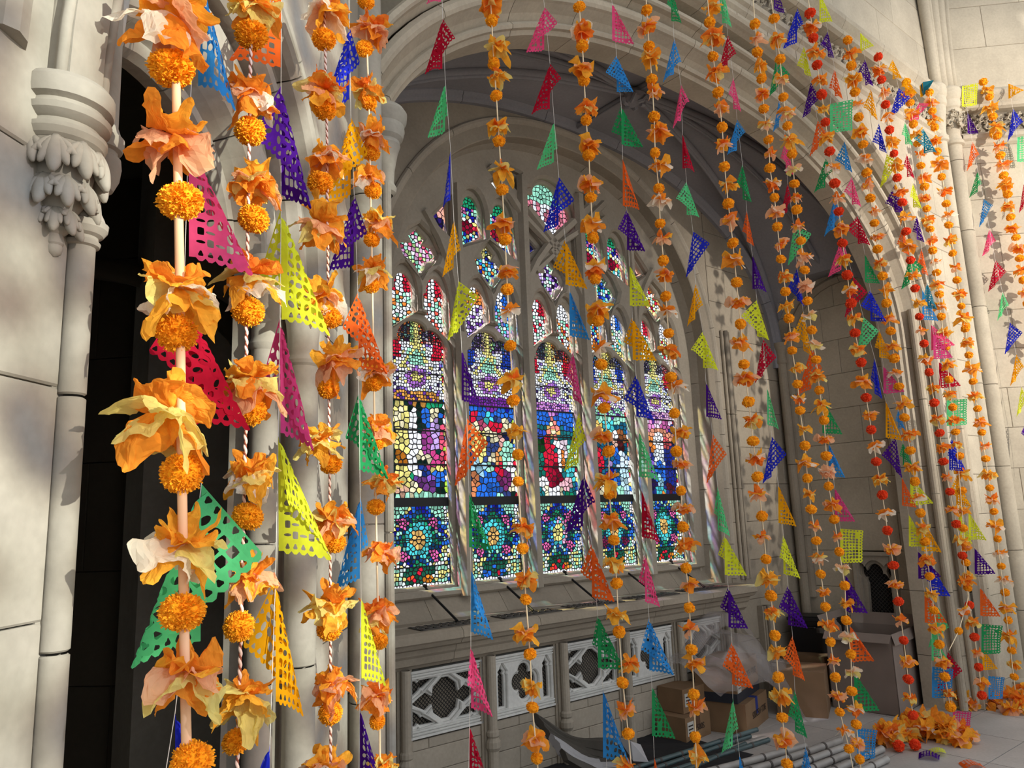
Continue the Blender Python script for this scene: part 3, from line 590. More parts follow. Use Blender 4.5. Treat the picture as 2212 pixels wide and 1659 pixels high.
def cells(x0, x1, z0, z1, s, colf, hole, extra=(), jit=.32, lead=.0033):
    rnd = random.Random(int(x0*1000)+int(z0*100)); seeds = list(extra)
    nz = max(1, int((z1-z0)/s)); nx = max(1, int(round((x1-x0)/s)))
    ex = [(e[0], e[1], e[3]) for e in extra if len(e) > 3 and e[3]]
    for a in range(nz):
        for b in range(nx):
            x = x0+(b+.5+rnd.uniform(-jit, jit))*(x1-x0)/nx; z = z0+(a+.5+rnd.uniform(-jit, jit))*(z1-z0)/nz
            if any((x-p)**2+(z-q)**2 < r*r for p, q, r in ex): continue
            seeds.append((x, z, None))
    gr = {}; h = s*1.6
    for k, sd in enumerate(seeds): gr.setdefault((int(sd[0]//h), int(sd[1]//h)), []).append(k)
    for k, sd in enumerate(seeds):
        P = [(max(x0, sd[0]-3*s), max(z0, sd[1]-3*s)), (min(x1, sd[0]+3*s), max(z0, sd[1]-3*s)), (min(x1, sd[0]+3*s), min(z1, sd[1]+3*s)), (max(x0, sd[0]-3*s), min(z1, sd[1]+3*s))]
        gx, gz = int(sd[0]//h), int(sd[1]//h)
        nb = [j for dx in (-2, -1, 0, 1, 2) for dz in (-2, -1, 0, 1, 2) for j in gr.get((gx+dx, gz+dz), []) if j != k]
        nb.sort(key=lambda j: (seeds[j][0]-sd[0])**2+(seeds[j][1]-sd[1])**2)
        for j in nb[:22]:
            q = seeds[j]; P = clip(P, (sd[0]+q[0])/2, (sd[1]+q[1])/2, q[0]-sd[0], q[1]-sd[1])
            if len(P) < 3: break
        if len(P) < 3: continue
        cx = sum(p[0] for p in P)/len(P); cz = sum(p[1] for p in P)/len(P)
        if hole is not None and not inpoly(cx, cz, hole):
            if not any(inpoly(p[0], p[1], hole) for p in P): continue
        rad = sum(sqrt((p[0]-cx)**2+(p[1]-cz)**2) for p in P)/len(P)
        f = max(.3, 1-lead/max(rad*.8, .001)); I = [(cx+(p[0]-cx)*f, cz+(p[1]-cz)*f) for p in P]
        n = len(P); leadmb.add([(p[0], p[1], .0006) for p in P]+[(p[0], p[1], .0011) for p in I], [(i, (i+1) % n, n+(i+1) % n, n+i) for i in range(n)])
        col = sd[2] or colf(sd[0], sd[1]); ar = abs(sum(I[i][0]*I[(i+1) % n][1]-I[(i+1) % n][0]*I[i][1] for i in range(n)))/2
        k_ = rnd.choice([1, 1, .92, .75, .5]) if col not in (Wt,) else rnd.choice([1, 1, .93, .85]); panes.append((ar, [(cx+(p[0]-cx)*(f+1)/2, cz+(p[1]-cz)*(f+1)/2) for p in P], (col, k_)))
def ring(cx, cz, rx, rz, n, colin, colout=None, centre=True):
    e = [(cx, cz, colin, max(rx, rz)*.75)] if centre else []
    for k in range(n):
        a = 2*pi*(k+.5)/n; e.append((cx+rx*.72*cos(a), cz+rz*.72*sin(a), colin, rx*.42))
        e.append((cx+rx*1.32*cos(a), cz+rz*1.32*sin(a), colout, rx*.38))
    return e
LW = .44
for i, c in enumerate(LC):
    x0 = c-LW/2; U = lambda x, x0=x0: (x-x0)/LW
    hd = head(c, .225, 1.34, 2.72, .245)
    ex = ring(c, 1.632, .045, .058, 8, 'f4c070' if i != 2 else 'f4ea90', Cy)
    for s in (-1, 1):
        for dz in (.10, -.088): ex += ring(c+s*.106, 1.632+dz, .028, .03, 5, 'ee6ab4' if not (i == 3 and dz < 0) else '7a1c4a', '123a5c')
    ex += [(c, 1.445, Rd if i != 1 else Bl, .02), (c-.035, 1.405, Rd if i != 1 else Bl, .02), (c+.035, 1.405, 'f0902c' if i == 0 else Rd, .02)]
    cells(x0, x0+LW, 1.36, 1.83, .0225, lambda x, z, i=i: picture(i, U(x), z), hd, ex)
    ex = []
    for (cu, cz, ru, rz, cc) in scene_pic[i][1:]:
        if ru < .15 and rz > .035: ex.append((x0+cu*LW, cz, cc, min(ru*LW, rz)*.6))
    cells(x0, x0+LW, 1.875, 2.455, .031, lambda x, z, i=i: picture(i, U(x), z), hd, ex)
    ex = [(c, 2.86, Y, .014), (c-.02, 2.835, Y, .012), (c+.02, 2.835, Y, .012), (c, 2.815, Y, .012)]
    cells(x0, x0+LW, 2.46, 2.98, .0195, lambda x, z, i=i: picture(i, U(x), z), hd, ex, lead=.0028)
    for s in (-1, 1):
        x = c+s*.115; k = i*2+(s > 0); hol = head(x, .098, 0, 3.06, .225, 0, 0, 24, (2.82, 2.82))
        pal = [[Rd, Wt, Wt, Mt, Wt, Og], [Rd, Wt, Wt, Wt, Mt, 'f06050'], [Og, Wt, Pu, Wt, Wt, Li], [Bl, Cy, Wt, Li, Bl, Mt], [Rd, Wt, Wt, Mt, Rd, Wt], [Wt, Wt, Mt, Og, Rd, Wt], [Bl, Db, Wt, Cy, Og, Wt], [Bl, Cy, Wt, Y, Mt, Wt], [Rd, Wt, Wt, Mt, Gn, Wt], [Wt, Mt, Y, Wt, Rd, Wt]][k]
        def cf(xx, z, pal=pal, x=x):
            if z > 3.13: return pal[0] if abs(xx-x) > .02 else Wt
            if z < 2.97: return pal[5] if (int(xx*60)+int(z*50)) % 2 else pal[3]
            return pal[(int(xx*71)+int(z*53)) % 5+1 if (int(xx*71)+int(z*53)) % 5+1 < 6 else 1]
        cells(x-.1, x+.1, 2.82, 3.30, .024, cf, hol)
    fl_ = kite(c, 3.395, .27, .34)
    pal = [['f2a8e0', 'e85a80', 'c9f0a0', Mt, 'f3c0e8', Wt], [Bl, Cy, Db, Wt, Og, Mt], [Wt, Pu, Wt, '201030', Mt, Li], [Db, Cy, Bl, Wt, Gn, Mt], [Og, Y, Wt, Mt, Rd, Wt]][i]
    cells(c-.15, c+.15, 3.22, 3.57, .026, lambda x, z, pal=pal, i=i: (Y if z > 3.47 and i == 1 else (Mt if z < 3.31 else pal[(int(x*67)+int(z*59)) % 6])), fl_)
for sx in (-1, 1):
    for a, b in ((-3.32, -3.10), (-3.07, -2.85)):
        x0, x1 = (a, b) if sx < 0 else (2*GC-b, 2*GC-a); c = (x0+x1)/2
        ex = ring(c, 3.66, .05, .05, 6, '8c1030', Y)
        def cf(x, z, c=c):
            if abs(x-c) < .018 or abs(z-3.66) < .014:
                if abs(z-3.66) < .06: return 'e02848'
            if z > 3.8: return Gn
            if z > 3.75: return [Mt, Pk, Db][int(x*90) % 3]
            if z < 3.58: return [Bl, Wt, Db, Mt][int(x*80+z*40) % 4]
            return [Wt, Cy, Db][int(x*70+z*60) % 3]
        cells(x0, x1, 3.45, 3.92, .024, cf, None, ex)
    x0, x1 = (-3.56, -3.37) if sx < 0 else (2*GC+3.37, 2*GC+3.56) if False else (2*GC-(-3.37), 2*GC-(-3.56))
    cells(min(x0, x1), max(x0, x1), 3.5, 3.8, .04, lambda x, z: ['101035', '2a1c60', 'f0b0a0'][int(x*50+z*30) % 3], None)
    cells(-2.75 if sx < 0 else 2*GC+2.6, -2.6 if sx < 0 else 2*GC+2.75, 3.5, 3.74, .04, lambda x, z: ['101040', '1c1c70'][int(x*50+z*30) % 2], None)
cells(GC-.26, GC+.26, 3.68, 4.17, .033, lambda x, z: (Mt if z > 4.0 else (Wt if abs(x-GC) < .12 and int(x*40) % 3 else ('f08aa0' if z > 3.82 else [Mt, Y, Bl, Wt][int(x*30+z*40) % 4]))), None)
panes.sort(key=lambda p: -p[0])
def colmesh(name, items):
    V = []; Fs = []; C = []
    for ar, I, col in items:
        n = len(V); V += [(x, z, 0) for x, z in I]; Fs.append(tuple(range(n, len(V)))); C += [(*(q*col[1] for q in lin(col[0])), 1.)]*len(I)
    me = mesh(name, G.arr(V), Fs, ['glass']); ca = me.color_attributes.new('col', 'FLOAT_COLOR', 'POINT'); ca.data.foreach_set('color', np.array(C, dtype=np.float32).ravel()); return me
for p in panes[:300]: link('pane', colmesh('pane', [p]), win)
o = link('small_panes', colmesh('small_panes', panes[300:]), win); o['kind'] = 'stuff'
o = leadmb.obj('lead_came', ['lead'], win, G); o['kind'] = 'stuff'
ib = MB()
for i, c in enumerate(LC):
    a, b = c-.24, c+.24
    ib.box(a, b, 1.826, 1.879, -.01, .012); ib.box(a, b, 1.335, 1.362, -.01, .012)
    for z in (2.075, 2.28, 2.4575): ib.box(a, b, z-.005, z+.005, -.004, .010)
    for z in (1.48, 1.635, 1.745, 2.63, 2.74): ib.box(a, b, z-.0028, z+.0028, -.004, .008)
    for z in (1.35, 1.6): pass
    ib.box(c+.212, c+.225, 1.34, 2.8, -.005, .012); ib.box(c-.225, c-.212, 1.34, 2.8, -.005, .012)
ib.obj('saddle_bars', ['iron'], win, G)
for i, c in enumerate(LC):   # iron stays from the lower casements to the shelf vents
    m_ = MB(); p0 = G.w(c+.02, 1.365, .02); p1 = W.w(c+.07, 1.19, .03); m_.tube([p0, p1], .007, 6); m_.tube([G.w(c+.02, 1.35, .015), G.w(c+.02, 1.375, .03)], .014, 6); m_.tube([p1, p1+np.array([0, 0, -.008])], .013, 6)
    g = m_.obj('casement_stay', ['iron']); inv = Vector(p1); g.data.transform(Matrix.Translation(-inv)); g.location = inv
    tag(g, ['leftmost', 'second from left', 'middle', 'fourth from left', 'rightmost'][i]+' black iron stay rod slanting from window foot to shelf', 'iron rod', 'iron stays under the window')
# --- end wall of the chapel with niche
we = root('wall_end', 'shadowed ashlar end wall of the chapel')
EI = Wall(A.w(4.7, 0), -39)
nx0, nx1, nz0, nz1 = .50, .80, .64, 1.36
ashlar(EI, .0, 1.306, FZ, 3.9, .2885, .50, 'stone', we, 0, .05, zref=1.38, flip=True, skip=lambda a, b, z0, z1: b > nx0+.02 and a < nx1-.02 and z0 < nz1-.03)
bk = MB(); bk.box(-.0, 1.5, FZ, 4.6, .052, .3); bk.obj('backing', ['mortar'], we, EI)
ashlar(EI, 0, nx0, FZ, nz1-.01, .2885, .5, 'chapel', we, 0, .05, zref=1.38, flip=True) if False else None
# arch rib on the end wall
PE = resample(arch4(.62, .58, 3.0, 3.62, 20, 1.0), .1)
er = root('trim_12', 'blind wall arch on the chapel end wall'); sweep(PE, [(-.03, 0), (-.03, -.02), (-.01, -.04), (.01, -.045), (.03, -.03), (.04, -.015), (.04, 0)][::-1], EI, 'rib_stone', 'chapel', er, 6)
ng = empty('grille_niche', tuple(EI.w(.65, nz0, 0))); tag(ng, 'small cusped stone niche with black wire grille on shadowed end wall', 'niche')
inv = Matrix.Translation(-Vector(EI.w(.65, nz0, 0)))
hc = head(.65, .10, nz0+.02, 1.12, .17, 1.5, .3); hb = head(.65, .115, nz0+.02, 1.12, .19)
rect = [(nx0, nz0), (nx1, nz0), (nx1, nz1), (nx0, nz1)]
eye = [[(.53, 1.20), (.555, 1.16), (.575, 1.22), (.56, 1.27), (.535, 1.29)], [(.77, 1.20), (.745, 1.16), (.725, 1.22), (.74, 1.27), (.765, 1.29)]]
n0 = poly_plate('cusped_frame', rect, [hc]+eye, EI, .0, .04, 'chapel2', None, .006); n1 = poly_plate('frame_moulding', rect, [hb]+[offs(e, .008) for e in eye], EI, -.035, .0, 'chapel2', None, .012)
n2 = poly_plate('outer_frame', [(nx0-.012, nz0-.02), (nx1+.012, nz0-.02), (nx1+.012, nz1+.012), (nx0-.012, nz1+.012)], [[(nx0+.014, nz0), (nx1-.014, nz0), (nx1-.014, nz1-.014), (nx0+.014, nz1-.014)]], EI, -.055, .03, 'chapel2', None, .006)
m_ = MB(); grate(m_, nx0+.02, nx1-.02, nz0, nz1-.02, .045, .03); n3 = m_.obj('grille_mesh', ['vent'], None, EI); n3['kind'] = 'stuff'
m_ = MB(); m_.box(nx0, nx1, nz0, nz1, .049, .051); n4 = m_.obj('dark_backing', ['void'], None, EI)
for o in (n0, n1, n2, n3, n4): o.data.transform(inv); o.parent = ng
# side blocks round niche
for a, b in ((0, nx0-.012), (nx1+.012, 1.306)):
    ashlar(EI, a, b, FZ, 1.38, .2885, .6, 'chapel', we, 0.001, .05, zref=1.38, flip=True, phase=1) if False else None
for (a, b, z0_, z1_) in ((0, nx0-.012, FZ, .5145), (0, nx0-.012, .5145, .803), (0, nx0-.012, .803, 1.0915), (0, nx0-.012, 1.0915, 1.38), (nx1+.012, 1.306, FZ, .5145), (nx1+.012, 1.306, .5145, .803), (nx1+.012, 1.306, .803, 1.0915), (nx1+.012, 1.306, 1.0915, 1.38), (nx0-.012, nx1+.012, FZ, nz0-.02)):
    link('stone', blockmesh(b-a, z1_-z0_, .05, 'stone'), we, mat4=EI.m4 @ Matrix.Translation((b, z0_, -.001)) @ Matrix.Rotation(pi, 4, 'Y'))
# corner colonnette with ring capital
cc = root('trim_13', 'corner colonnette between window wall and end wall'); c = W.w(-.06, 0, .06)
shaft(cc, c[0], c[1], .038, FZ, 3.02, 'chapel', [1.2, 2.1], 14); ringcap(cc, c[0], c[1], .038, 2.98, [(1, 0), (1.2, .01), (1.2, .03), (1.05, .045), (1.05, .08), (1.3, .13), (1.5, .15), (1.6, .17), (1.55, .19)], 'chapel')
# left side wall and back of chapel vault
wl = root('wall_left_chapel', 'left side wall of the chapel')
wl.name = 'wall_left'
m_ = MB(); m_.box(-.42, -.14, FZ, 5.2, -1.6, -.3); m_.obj('wall_face', ['chapel'], wl, A)
vt = root('ceiling', 'dark ribbed vault of the chapel')
nt_, no_ = 60, 16; V = []
def vz(t, o):
    x = abs(t-2.28)/2.44; f = 3.05+1.47*max(0, 1-x**2.3)**.5
    y = abs(o+.80)/.56; g = 3.05+.62*max(0, 1-min(1, y)**2)**.5
    return max(f, g)
for i in range(nt_+1):
    for j in range(no_+1):
        t = -.18+4.95*i/nt_; o = -.28-1.06*j/no_; V.append((t, vz(t, o), o))
Fs = [(i*(no_+1)+j, (i+1)*(no_+1)+j, (i+1)*(no_+1)+j+1, i*(no_+1)+j+1) for i in range(nt_) for j in range(no_)]
V2 = [(t, z+.08, o) for t, z, o in V]; k = len(V); Fs2 = Fs+[tuple(q+k for q in f[::-1]) for f in Fs]
for i in range(nt_):
    for j in (0, no_): a, b = i*(no_+1)+j, (i+1)*(no_+1)+j; Fs2.append((a, b, b+k, a+k))
obj('vault_web', A.arr(V+V2), Fs2, ['web'], vt, smooth=False)
def rib(p0, p1, r, mat='web'):
    P = []
    for s in np.linspace(0, 1, 22): t = p0[0]+(p1[0]-p0[0])*s; o = p0[1]+(p1[1]-p0[1])*s; P.append(A.w(t, vz(t, o)-r*.5, o))
    m_ = MB(); m_.tube(P, r, 8); m_.tube([p-np.array([0, 0, r*.9]) for p in P], r*.45, 6); m_.obj('rib', [mat], vt, smooth=True)
BO = (2.28, -.72)
for p in ((-.12, -1.28), (4.66, -1.28), (4.66, -.36), (-.12, -.36)): rib(p, BO, .032)
rib((-.1, -.72), (4.66, -.72), .02); rib((2.28, -.30), (2.28, -1.30), .02)
bp = A.w(2.28, vz(2.28, -.72)-.07, -.72); m_ = MB(); V, Fs = lathe([(.0, -.03), (.05, -.03), (.075, -.01), (.085, .02), (.07, .05)], 16); m_.add(V, Fs)
for k in range(6):
    a = k*pi/3; m_.tube([(.045*cos(a), .045*sin(a), -.035), (.07*cos(a+.3), .07*sin(a+.3), -.03), (.085*cos(a+.5), .085*sin(a+.5), 0)], .014, 6)
m_.obj('boss', ['web'], vt, loc=tuple(bp))
m_ = MB(); m_.box(-.5, 5.2, 4.55, 4.72, -1.8, -.26); m_.obj('roof_slab', ['web'], vt, A)
# --- left wall, doorway and near colonnette
wn = root('wall_near_left', 'dappled limestone wall at the left edge'); wn.name = 'wall_nave'
ashlar(L, -1.6, .984, FZ, 7.4, .30, .95, 'stoneL', wn, 0, .05, zref=1.64)
bk = MB(); bk.box(-6, .96, FZ, 7.6, -.35, -.045); bk.box(.96, 2.7, 3.0, 7.6, -.35, -.08); bk.obj('backing', ['mortar'], wn, L)
ps = root('wall_passage', 'unlit stone passage behind the doorway')
m_ = MB()
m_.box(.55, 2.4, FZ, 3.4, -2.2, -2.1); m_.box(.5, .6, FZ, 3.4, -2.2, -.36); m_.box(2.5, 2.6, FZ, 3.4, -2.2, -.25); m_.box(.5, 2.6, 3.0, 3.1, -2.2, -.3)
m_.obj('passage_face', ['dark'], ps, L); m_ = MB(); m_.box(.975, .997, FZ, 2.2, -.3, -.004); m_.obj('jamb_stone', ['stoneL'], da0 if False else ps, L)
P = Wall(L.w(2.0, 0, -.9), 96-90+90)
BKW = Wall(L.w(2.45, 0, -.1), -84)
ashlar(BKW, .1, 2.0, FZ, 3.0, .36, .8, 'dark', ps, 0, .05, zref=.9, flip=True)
Pq = [L.w(2.3, 2.2+.45*sin(a), -.35-.9*(1-cos(a))) for a in np.linspace(0, pi/2, 10)]
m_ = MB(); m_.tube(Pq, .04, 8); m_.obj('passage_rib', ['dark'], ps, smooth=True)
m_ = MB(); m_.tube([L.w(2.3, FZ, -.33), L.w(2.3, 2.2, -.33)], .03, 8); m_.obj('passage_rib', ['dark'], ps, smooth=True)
# doorway arch
da = root('door_1', 'dark doorway under a moulded stone arch at left')
PD = resample(arch4(1.335, .285, 2.36, 2.62, 20, None, 2.1), .04)
sweep(PD, [(0, -.15), (0, -.12), (.01, -.10), (.025, -.095), (.04, -.105), (.05, -.08), (.065, -.05), (.075, -.045), (.085, -.05), (.09, -.15)], L, 'voussoir', 'stoneL', da, 4)
PD2 = resample(arch4(1.40, .42, 2.36, 2.86, 20, None, 2.1), .05)
sweep(PD2, [(0, -.12), (0, -.04), (.015, -.015), (.03, -.01), (.045, -.02), (.055, -.05), (.075, -.06), (.095, -.03), (.10, .0), (.115, .015), (.135, .02), (.15, .01), (.16, -.02), (.20, -.05), (.24, -.05), (.26, -.02), (.28, -.02), (.29, -.12)], L, 'voussoir', 'stoneL', da, 5)
fill = [(x, z) for x, z in arch4(1.40, .40, 2.36, 2.84, 16, None, 2.1)]+[(x, z) for x, z in arch4(1.335, .37, 2.36, 2.70, 16, None, 2.1)][::-1]
poly_plate('spandrel', fill, [], L, -.13, -.06, 'stoneL', da, .003)
up = [(x, z) for x, z in arch4(1.40, .70, 2.36, 3.12, 16, None, 2.1)]
poly_plate('wall_face', [(.965, 2.36)]+[(x, z) for x, z in up if x > .97]+[(2.3, 2.36), (2.3, 5.2), (.965, 5.2)], [], L, -.12, -.04, 'stoneL', da, .004)
# near colonnette with foliage corbel capital
nc = root('trim_14', 'near left colonnette with carved foliage corbel and ring capital')
cs = L.w(1.0, 0, .005); shaft(nc, cs[0], cs[1], .0185, FZ, 2.16, 'stoneL', [.62, .93, 1.27, 1.60, 1.93], 20)
ringcap(nc, cs[0], cs[1], .0185, 2.14, [(1, 0), (1.25, .002), (1.32, .007), (1.15, .011), (1.12, .015), (1.45, .018), (1.75, .026), (1.8, .034), (1.55, .038), (1.5, .042), (1.25, .052), (1.1, .075), (1., .2)], 'stoneL')
c2n = L.w(1.045, 0, -.01); ringcap(nc, c2n[0], c2n[1], .03, 2.24, [(.3, 0), (.72, .008), (.98, .026), (1.05, .044), (1.0, .058), (.84, .062), (.84, .068), (1.04, .071), (1.12, .080), (1.12, .090), (.95, .096), (.8, .11), (.75, .3)], 'stoneL')
cb = L.w(.955, 0, .0)
ringcap(nc, cb[0], cb[1], .052, 2.262, [(.90, 0), (1.0, .004), (1.08, .012), (1.08, .018), (.93, .022), (.90, .028), (.98, .030), (1.12, .036), (1.16, .044), (1.02, .048), (1.0, .054), (1.18, .058), (1.21, .066), (1.20, .082), (1.08, .090), (.9, .094)], 'stoneL', 'abacus', 32)
ringcap(nc, cb[0], cb[1], .052, 2.13, [(.12, -.008), (.22, .0), (.2, .012), (.35, .02), (.42, .04), (.6, .055), (.75, .08), (.84, .11), (.9, .135)], 'stoneL', 'corbel_bell', 24)
rn = random.Random(3)
def leaf(a, z0_, z1_, r0_, r1_, q, name='acanthus_leaf'):
    """a thick leaf hanging over the bell: midrib, two lobes each side, curled tip"""
    m_ = MB()
    for (da, sc_, dz) in ((0, 1., 0), (-.28, .7, .012), (.28, .7, .012), (-.5, .5, .026), (.5, .5, .026)):
        P = []; rr = []
        for s_ in np.linspace(0, 1, 9):
            a_ = a+da*s_**.7; zz = z1_+(z0_+dz-z1_)*s_; ra = r0_+(r1_-r0_)*sin(s_*pi*.5)+.010*max(0, s_-.6)*sc_; P.append((cb[0]+ra*cos(a_), cb[1]+ra*sin(a_), zz+.010*max(0, s_-.75))); rr.append(q*sc_*(.55+.55*sin(pi*min(1, s_*1.05+.05)))*(1 if s_ < .95 else .5))
        m_.tube(P, rr, 8)
    return m_.obj(name, ['stoneL'], nc, smooth=True)
for k in range(6): leaf(-2.5+k*.68, 2.205, 2.262, .044, .056, .0105)
for k in range(5): leaf(-2.2+k*.72, 2.165, 2.215, .032, .046, .0095)
for k in range(4): leaf(-1.9+k*.8, 2.135, 2.175, .018, .028, .0075)
V, Fs = lathe([(.001, 2.112), (.009, 2.116), (.011, 2.124), (.008, 2.132), (.005, 2.14)], 12, (cb[0], cb[1])); obj('finial_bud', V, Fs, ['stoneL'], nc, smooth=True)
# rib rising from the near corbel
def strip(P, wd, nrm, th, name, mat, parent):
    P = np.asarray(P, float); T = np.gradient(P, axis=0); T /= np.linalg.norm(T, axis=1)[:, None]; V = []
    for p, t in zip(P, T):
        s = np.cross(t, nrm); s /= np.linalg.norm(s)
        for a, b in ((-1, 0), (-.92, 1), (.92, 1), (1, 0), (.9, -1), (-.9, -1)): V.append(p+s*wd*a+np.asarray(nrm)*th*b)
    Fs = [(k*6+i, k*6+(i+1) % 6, (k+1)*6+(i+1) % 6, (k+1)*6+i) for k in range(len(P)-1) for i in range(6)]+[(5, 4, 3, 2, 1, 0), tuple(len(V)-6+i for i in range(6))]
    return obj(name, V, Fs, [mat], parent)
strip([L.w(.955+.035*s**1.5, 2.34+.75*s, .0+.10*s**2) for s in np.linspace(0, 1, 10)], .036, L.n, .03, 'rib', 'stoneL', nc)
m_ = MB(); m_.tube([L.w(.918+.05*s**1.4, 2.34+.75*s, .02+.12*s**2) for s in np.linspace(0, 1, 10)], .008, 8); m_.tube([L.w(1.0+.07*s**1.4, 2.34+.75*s, .02+.1*s**2) for s in np.linspace(0, 1, 10)], .010, 8)
m_.tube([L.w(1.045+.06*s**1.6, 2.34+.6*s, -.01+.03*s**2) for s in np.linspace(0, 1, 10)], .018, 10); m_.obj('rib', ['stoneL'], nc, smooth=True)
# compound pier between doorway and big arch
pp = root('trim_15', 'compound pier of clustered shafts between doorway and big arch')
jp = [.95, 1.42, 1.71]
cap = [(1, 0), (1.12, .006), (1.16, .015), (1.05, .024), (1.0, .03), (1.02, .07), (1.12, .11), (1.22, .125), (1.15, .132), (1.3, .14), (1.42, .155), (1.42, .17), (1.32, .18), (1.5, .19), (1.5, .21), (1.35, .22)]
for t, o, r in ((1.672, -.03, .031), (1.87, -.02, .038)):
    c = L.w(t, 0, o); shaft(pp, c[0], c[1], r, FZ, 2.16, 'stoneL', jp, 24); ringcap(pp, c[0], c[1], r, 2.14, cap, 'stoneL')
for t, o, r in ((1.70, -.06, .010), (1.735, -.065, .016), (1.77, -.06, .008), (1.955, -.06, .012), (1.975, -.05, .006)):
    c = L.w(t, 0, o); shaft(pp, c[0], c[1], r, FZ, 2.30, 'stoneL', jp, 12)
m_ = MB(); m_.box(1.672, 2.16, FZ, 2.36, -.11, -.07); m_.obj('pier_core', ['stoneL'], pp, L)
q0 = L.w(1.98, 0, -.055); q1 = A.w(-.16, 0, .02)
V = [q0, q1, q1+np.array([-.1, .2, 0]), q0+np.array([-.2, .1, 0])]
for z0_, z1_ in ((FZ, .95), (.95, 1.42), (1.42, 1.71), (1.71, 2.3), (2.3, 2.9), (2.9, 3.6), (3.6, 4.4)):
    obj('splay_stone', [(*v[:2], z0_+.002) for v in V]+[(*v[:2], z1_-.002) for v in V], BOXF, ['stoneL'], pp)
c = A.w(-.075, 0, -.01); shaft(pp, c[0], c[1], .057, FZ, 7.4, 'stoneL', [.75, 1.18, 1.74, 2.3, 2.9, 3.5, 4.2, 5.], 32)
c = A.w(.02, 0, -.03); shaft(pp, c[0], c[1], .018, FZ, 3.0, 'stoneL', jp, 12)
c = A.w(.03, 0, -.06); ringcap(pp, c[0], c[1], .05, 2.96, [(.6, 0), (.85, .01), (.9, .03), (.7, .05), (.75, .1), (1.0, .17), (1.2, .2), (1.15, .215), (1.4, .23), (1.55, .26), (1.5, .28), (1.7, .30), (1.75, .33), (1.5, .35)], 'stoneL')
m_ = MB(); m_.box(-.75, -.13, FZ, 7.4, -.34, -.12); m_.obj('pier_core', ['stoneL'], pp, A)
# ================================================================== GARLANDS
def pompom_mesh(seed, cards, mats, blen=.20):
    rn = np.random.RandomState(seed); m_ = MB()
    bm = bmesh.new(); bmesh.ops.create_icosphere(bm, subdivisions=3, radius=.43)
    V = []
    for v in bm.verts: q = 1+.05*sin(v.co.x*17+seed)+.05*sin(v.co.y*23)+.04*sin(v.co.z*19); V.append(tuple(v.co*q))
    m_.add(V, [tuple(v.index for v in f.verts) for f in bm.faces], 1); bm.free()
    ph = (1+5**.5)/2
    for k in range(cards):
        z = 1-2*(k+.5)/cards; r = sqrt(1-z*z); a = 2*pi*k/ph; d = np.array([r*cos(a), r*sin(a), z])+rn.normal(0, .05, 3); d /= np.linalg.norm(d)
        t = np.cross(d, rn.normal(0, 1, 3)); t /= np.linalg.norm(t); s = np.cross(d, t); L0 = .30; L1 = .47+rn.uniform(-.05, .05)+(.05 if rn.rand() < .05 else 0)
        wd = 1.9/sqrt(cards)*rn.uniform(.7, 1.2)*.5; cu = s*rn.uniform(-.04, .04)
        P = [d*L0-t*wd*.5, d*L0+t*wd*.5, d*(L0+L1)/2+t*wd+cu, d*L1+t*wd*1.05+cu*1.8, d*L1*1.0-t*wd*1.05+cu*1.8+d*rn.uniform(-.02, .02), d*(L0+L1)/2-t*wd+cu]
        m_.add(P, [(0, 1, 2, 5), (5, 2, 3, 4)], 0)
    return mesh('pompom', m_.V, m_.F, mats, m_.fm)
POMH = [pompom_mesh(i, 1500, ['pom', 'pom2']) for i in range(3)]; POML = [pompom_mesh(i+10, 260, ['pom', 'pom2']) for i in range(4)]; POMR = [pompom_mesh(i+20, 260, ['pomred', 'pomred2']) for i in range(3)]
def sheetgeo(rn, rmax, cup, kf, amp, nr=9, na=44, square=True, droop=0., sector=2*pi):
    ph = rn.uniform(0, 6.28, 6); fr = rn.randint(2, 9, 5); am = rn.uniform(.3, 1, 5); rot = rn.uniform(0, 6.28); V = []
    for j in range(nr+1):
        r = j/nr
        for i in range(na):
            a = sector*i/na
            e = 1/max(abs(cos(a)), abs(sin(a))) if square else 1.1
            e = min(e, 1.32)*(1+.12*sin(3*a+ph[0])+.05*sin(11*a+ph[5])); R_ = rmax*r*e
            f = amp*sum(am[q]*(abs((((a*fr[q]+ph[q])/pi) % 2)-1)*2-1) for q in range(5))/2.2   # sharp folds
            g = amp*.8*sin(kf*a+ph[1])
            z = cup*R_*(.35+.65*r)+(f+g)*R_*(.3+.7*r)-droop*R_*R_/rmax
            sq = 1-.22*abs(sin(kf*a*.5+ph[2])); x = R_*cos(a+rot+.25*f)*sq; y = R_*sin(a+rot+.25*g)*sq
            V.append((x+.03*rmax*r*sin(9*a+5*r+ph[3]), y+.03*rmax*r*sin(8*a+ph[4]), z))
    n = na
    Fs = [(j*n+i, j*n+(i+1) % n, (j+1)*n+(i+1) % n, (j+1)*n+i) for j in range(nr) for i in range(n)]
    T_ = np.array(Matrix.Rotation(rn.uniform(-.45, .45), 3, 'X') @ Matrix.Rotation(rn.uniform(-.45, .45), 3, 'Y'))
    return (np.array(V) @ T_.T), Fs
TM = ['t_orange', 't_amber', 't_deep', 't_peach', 't_white', 't_lemon']
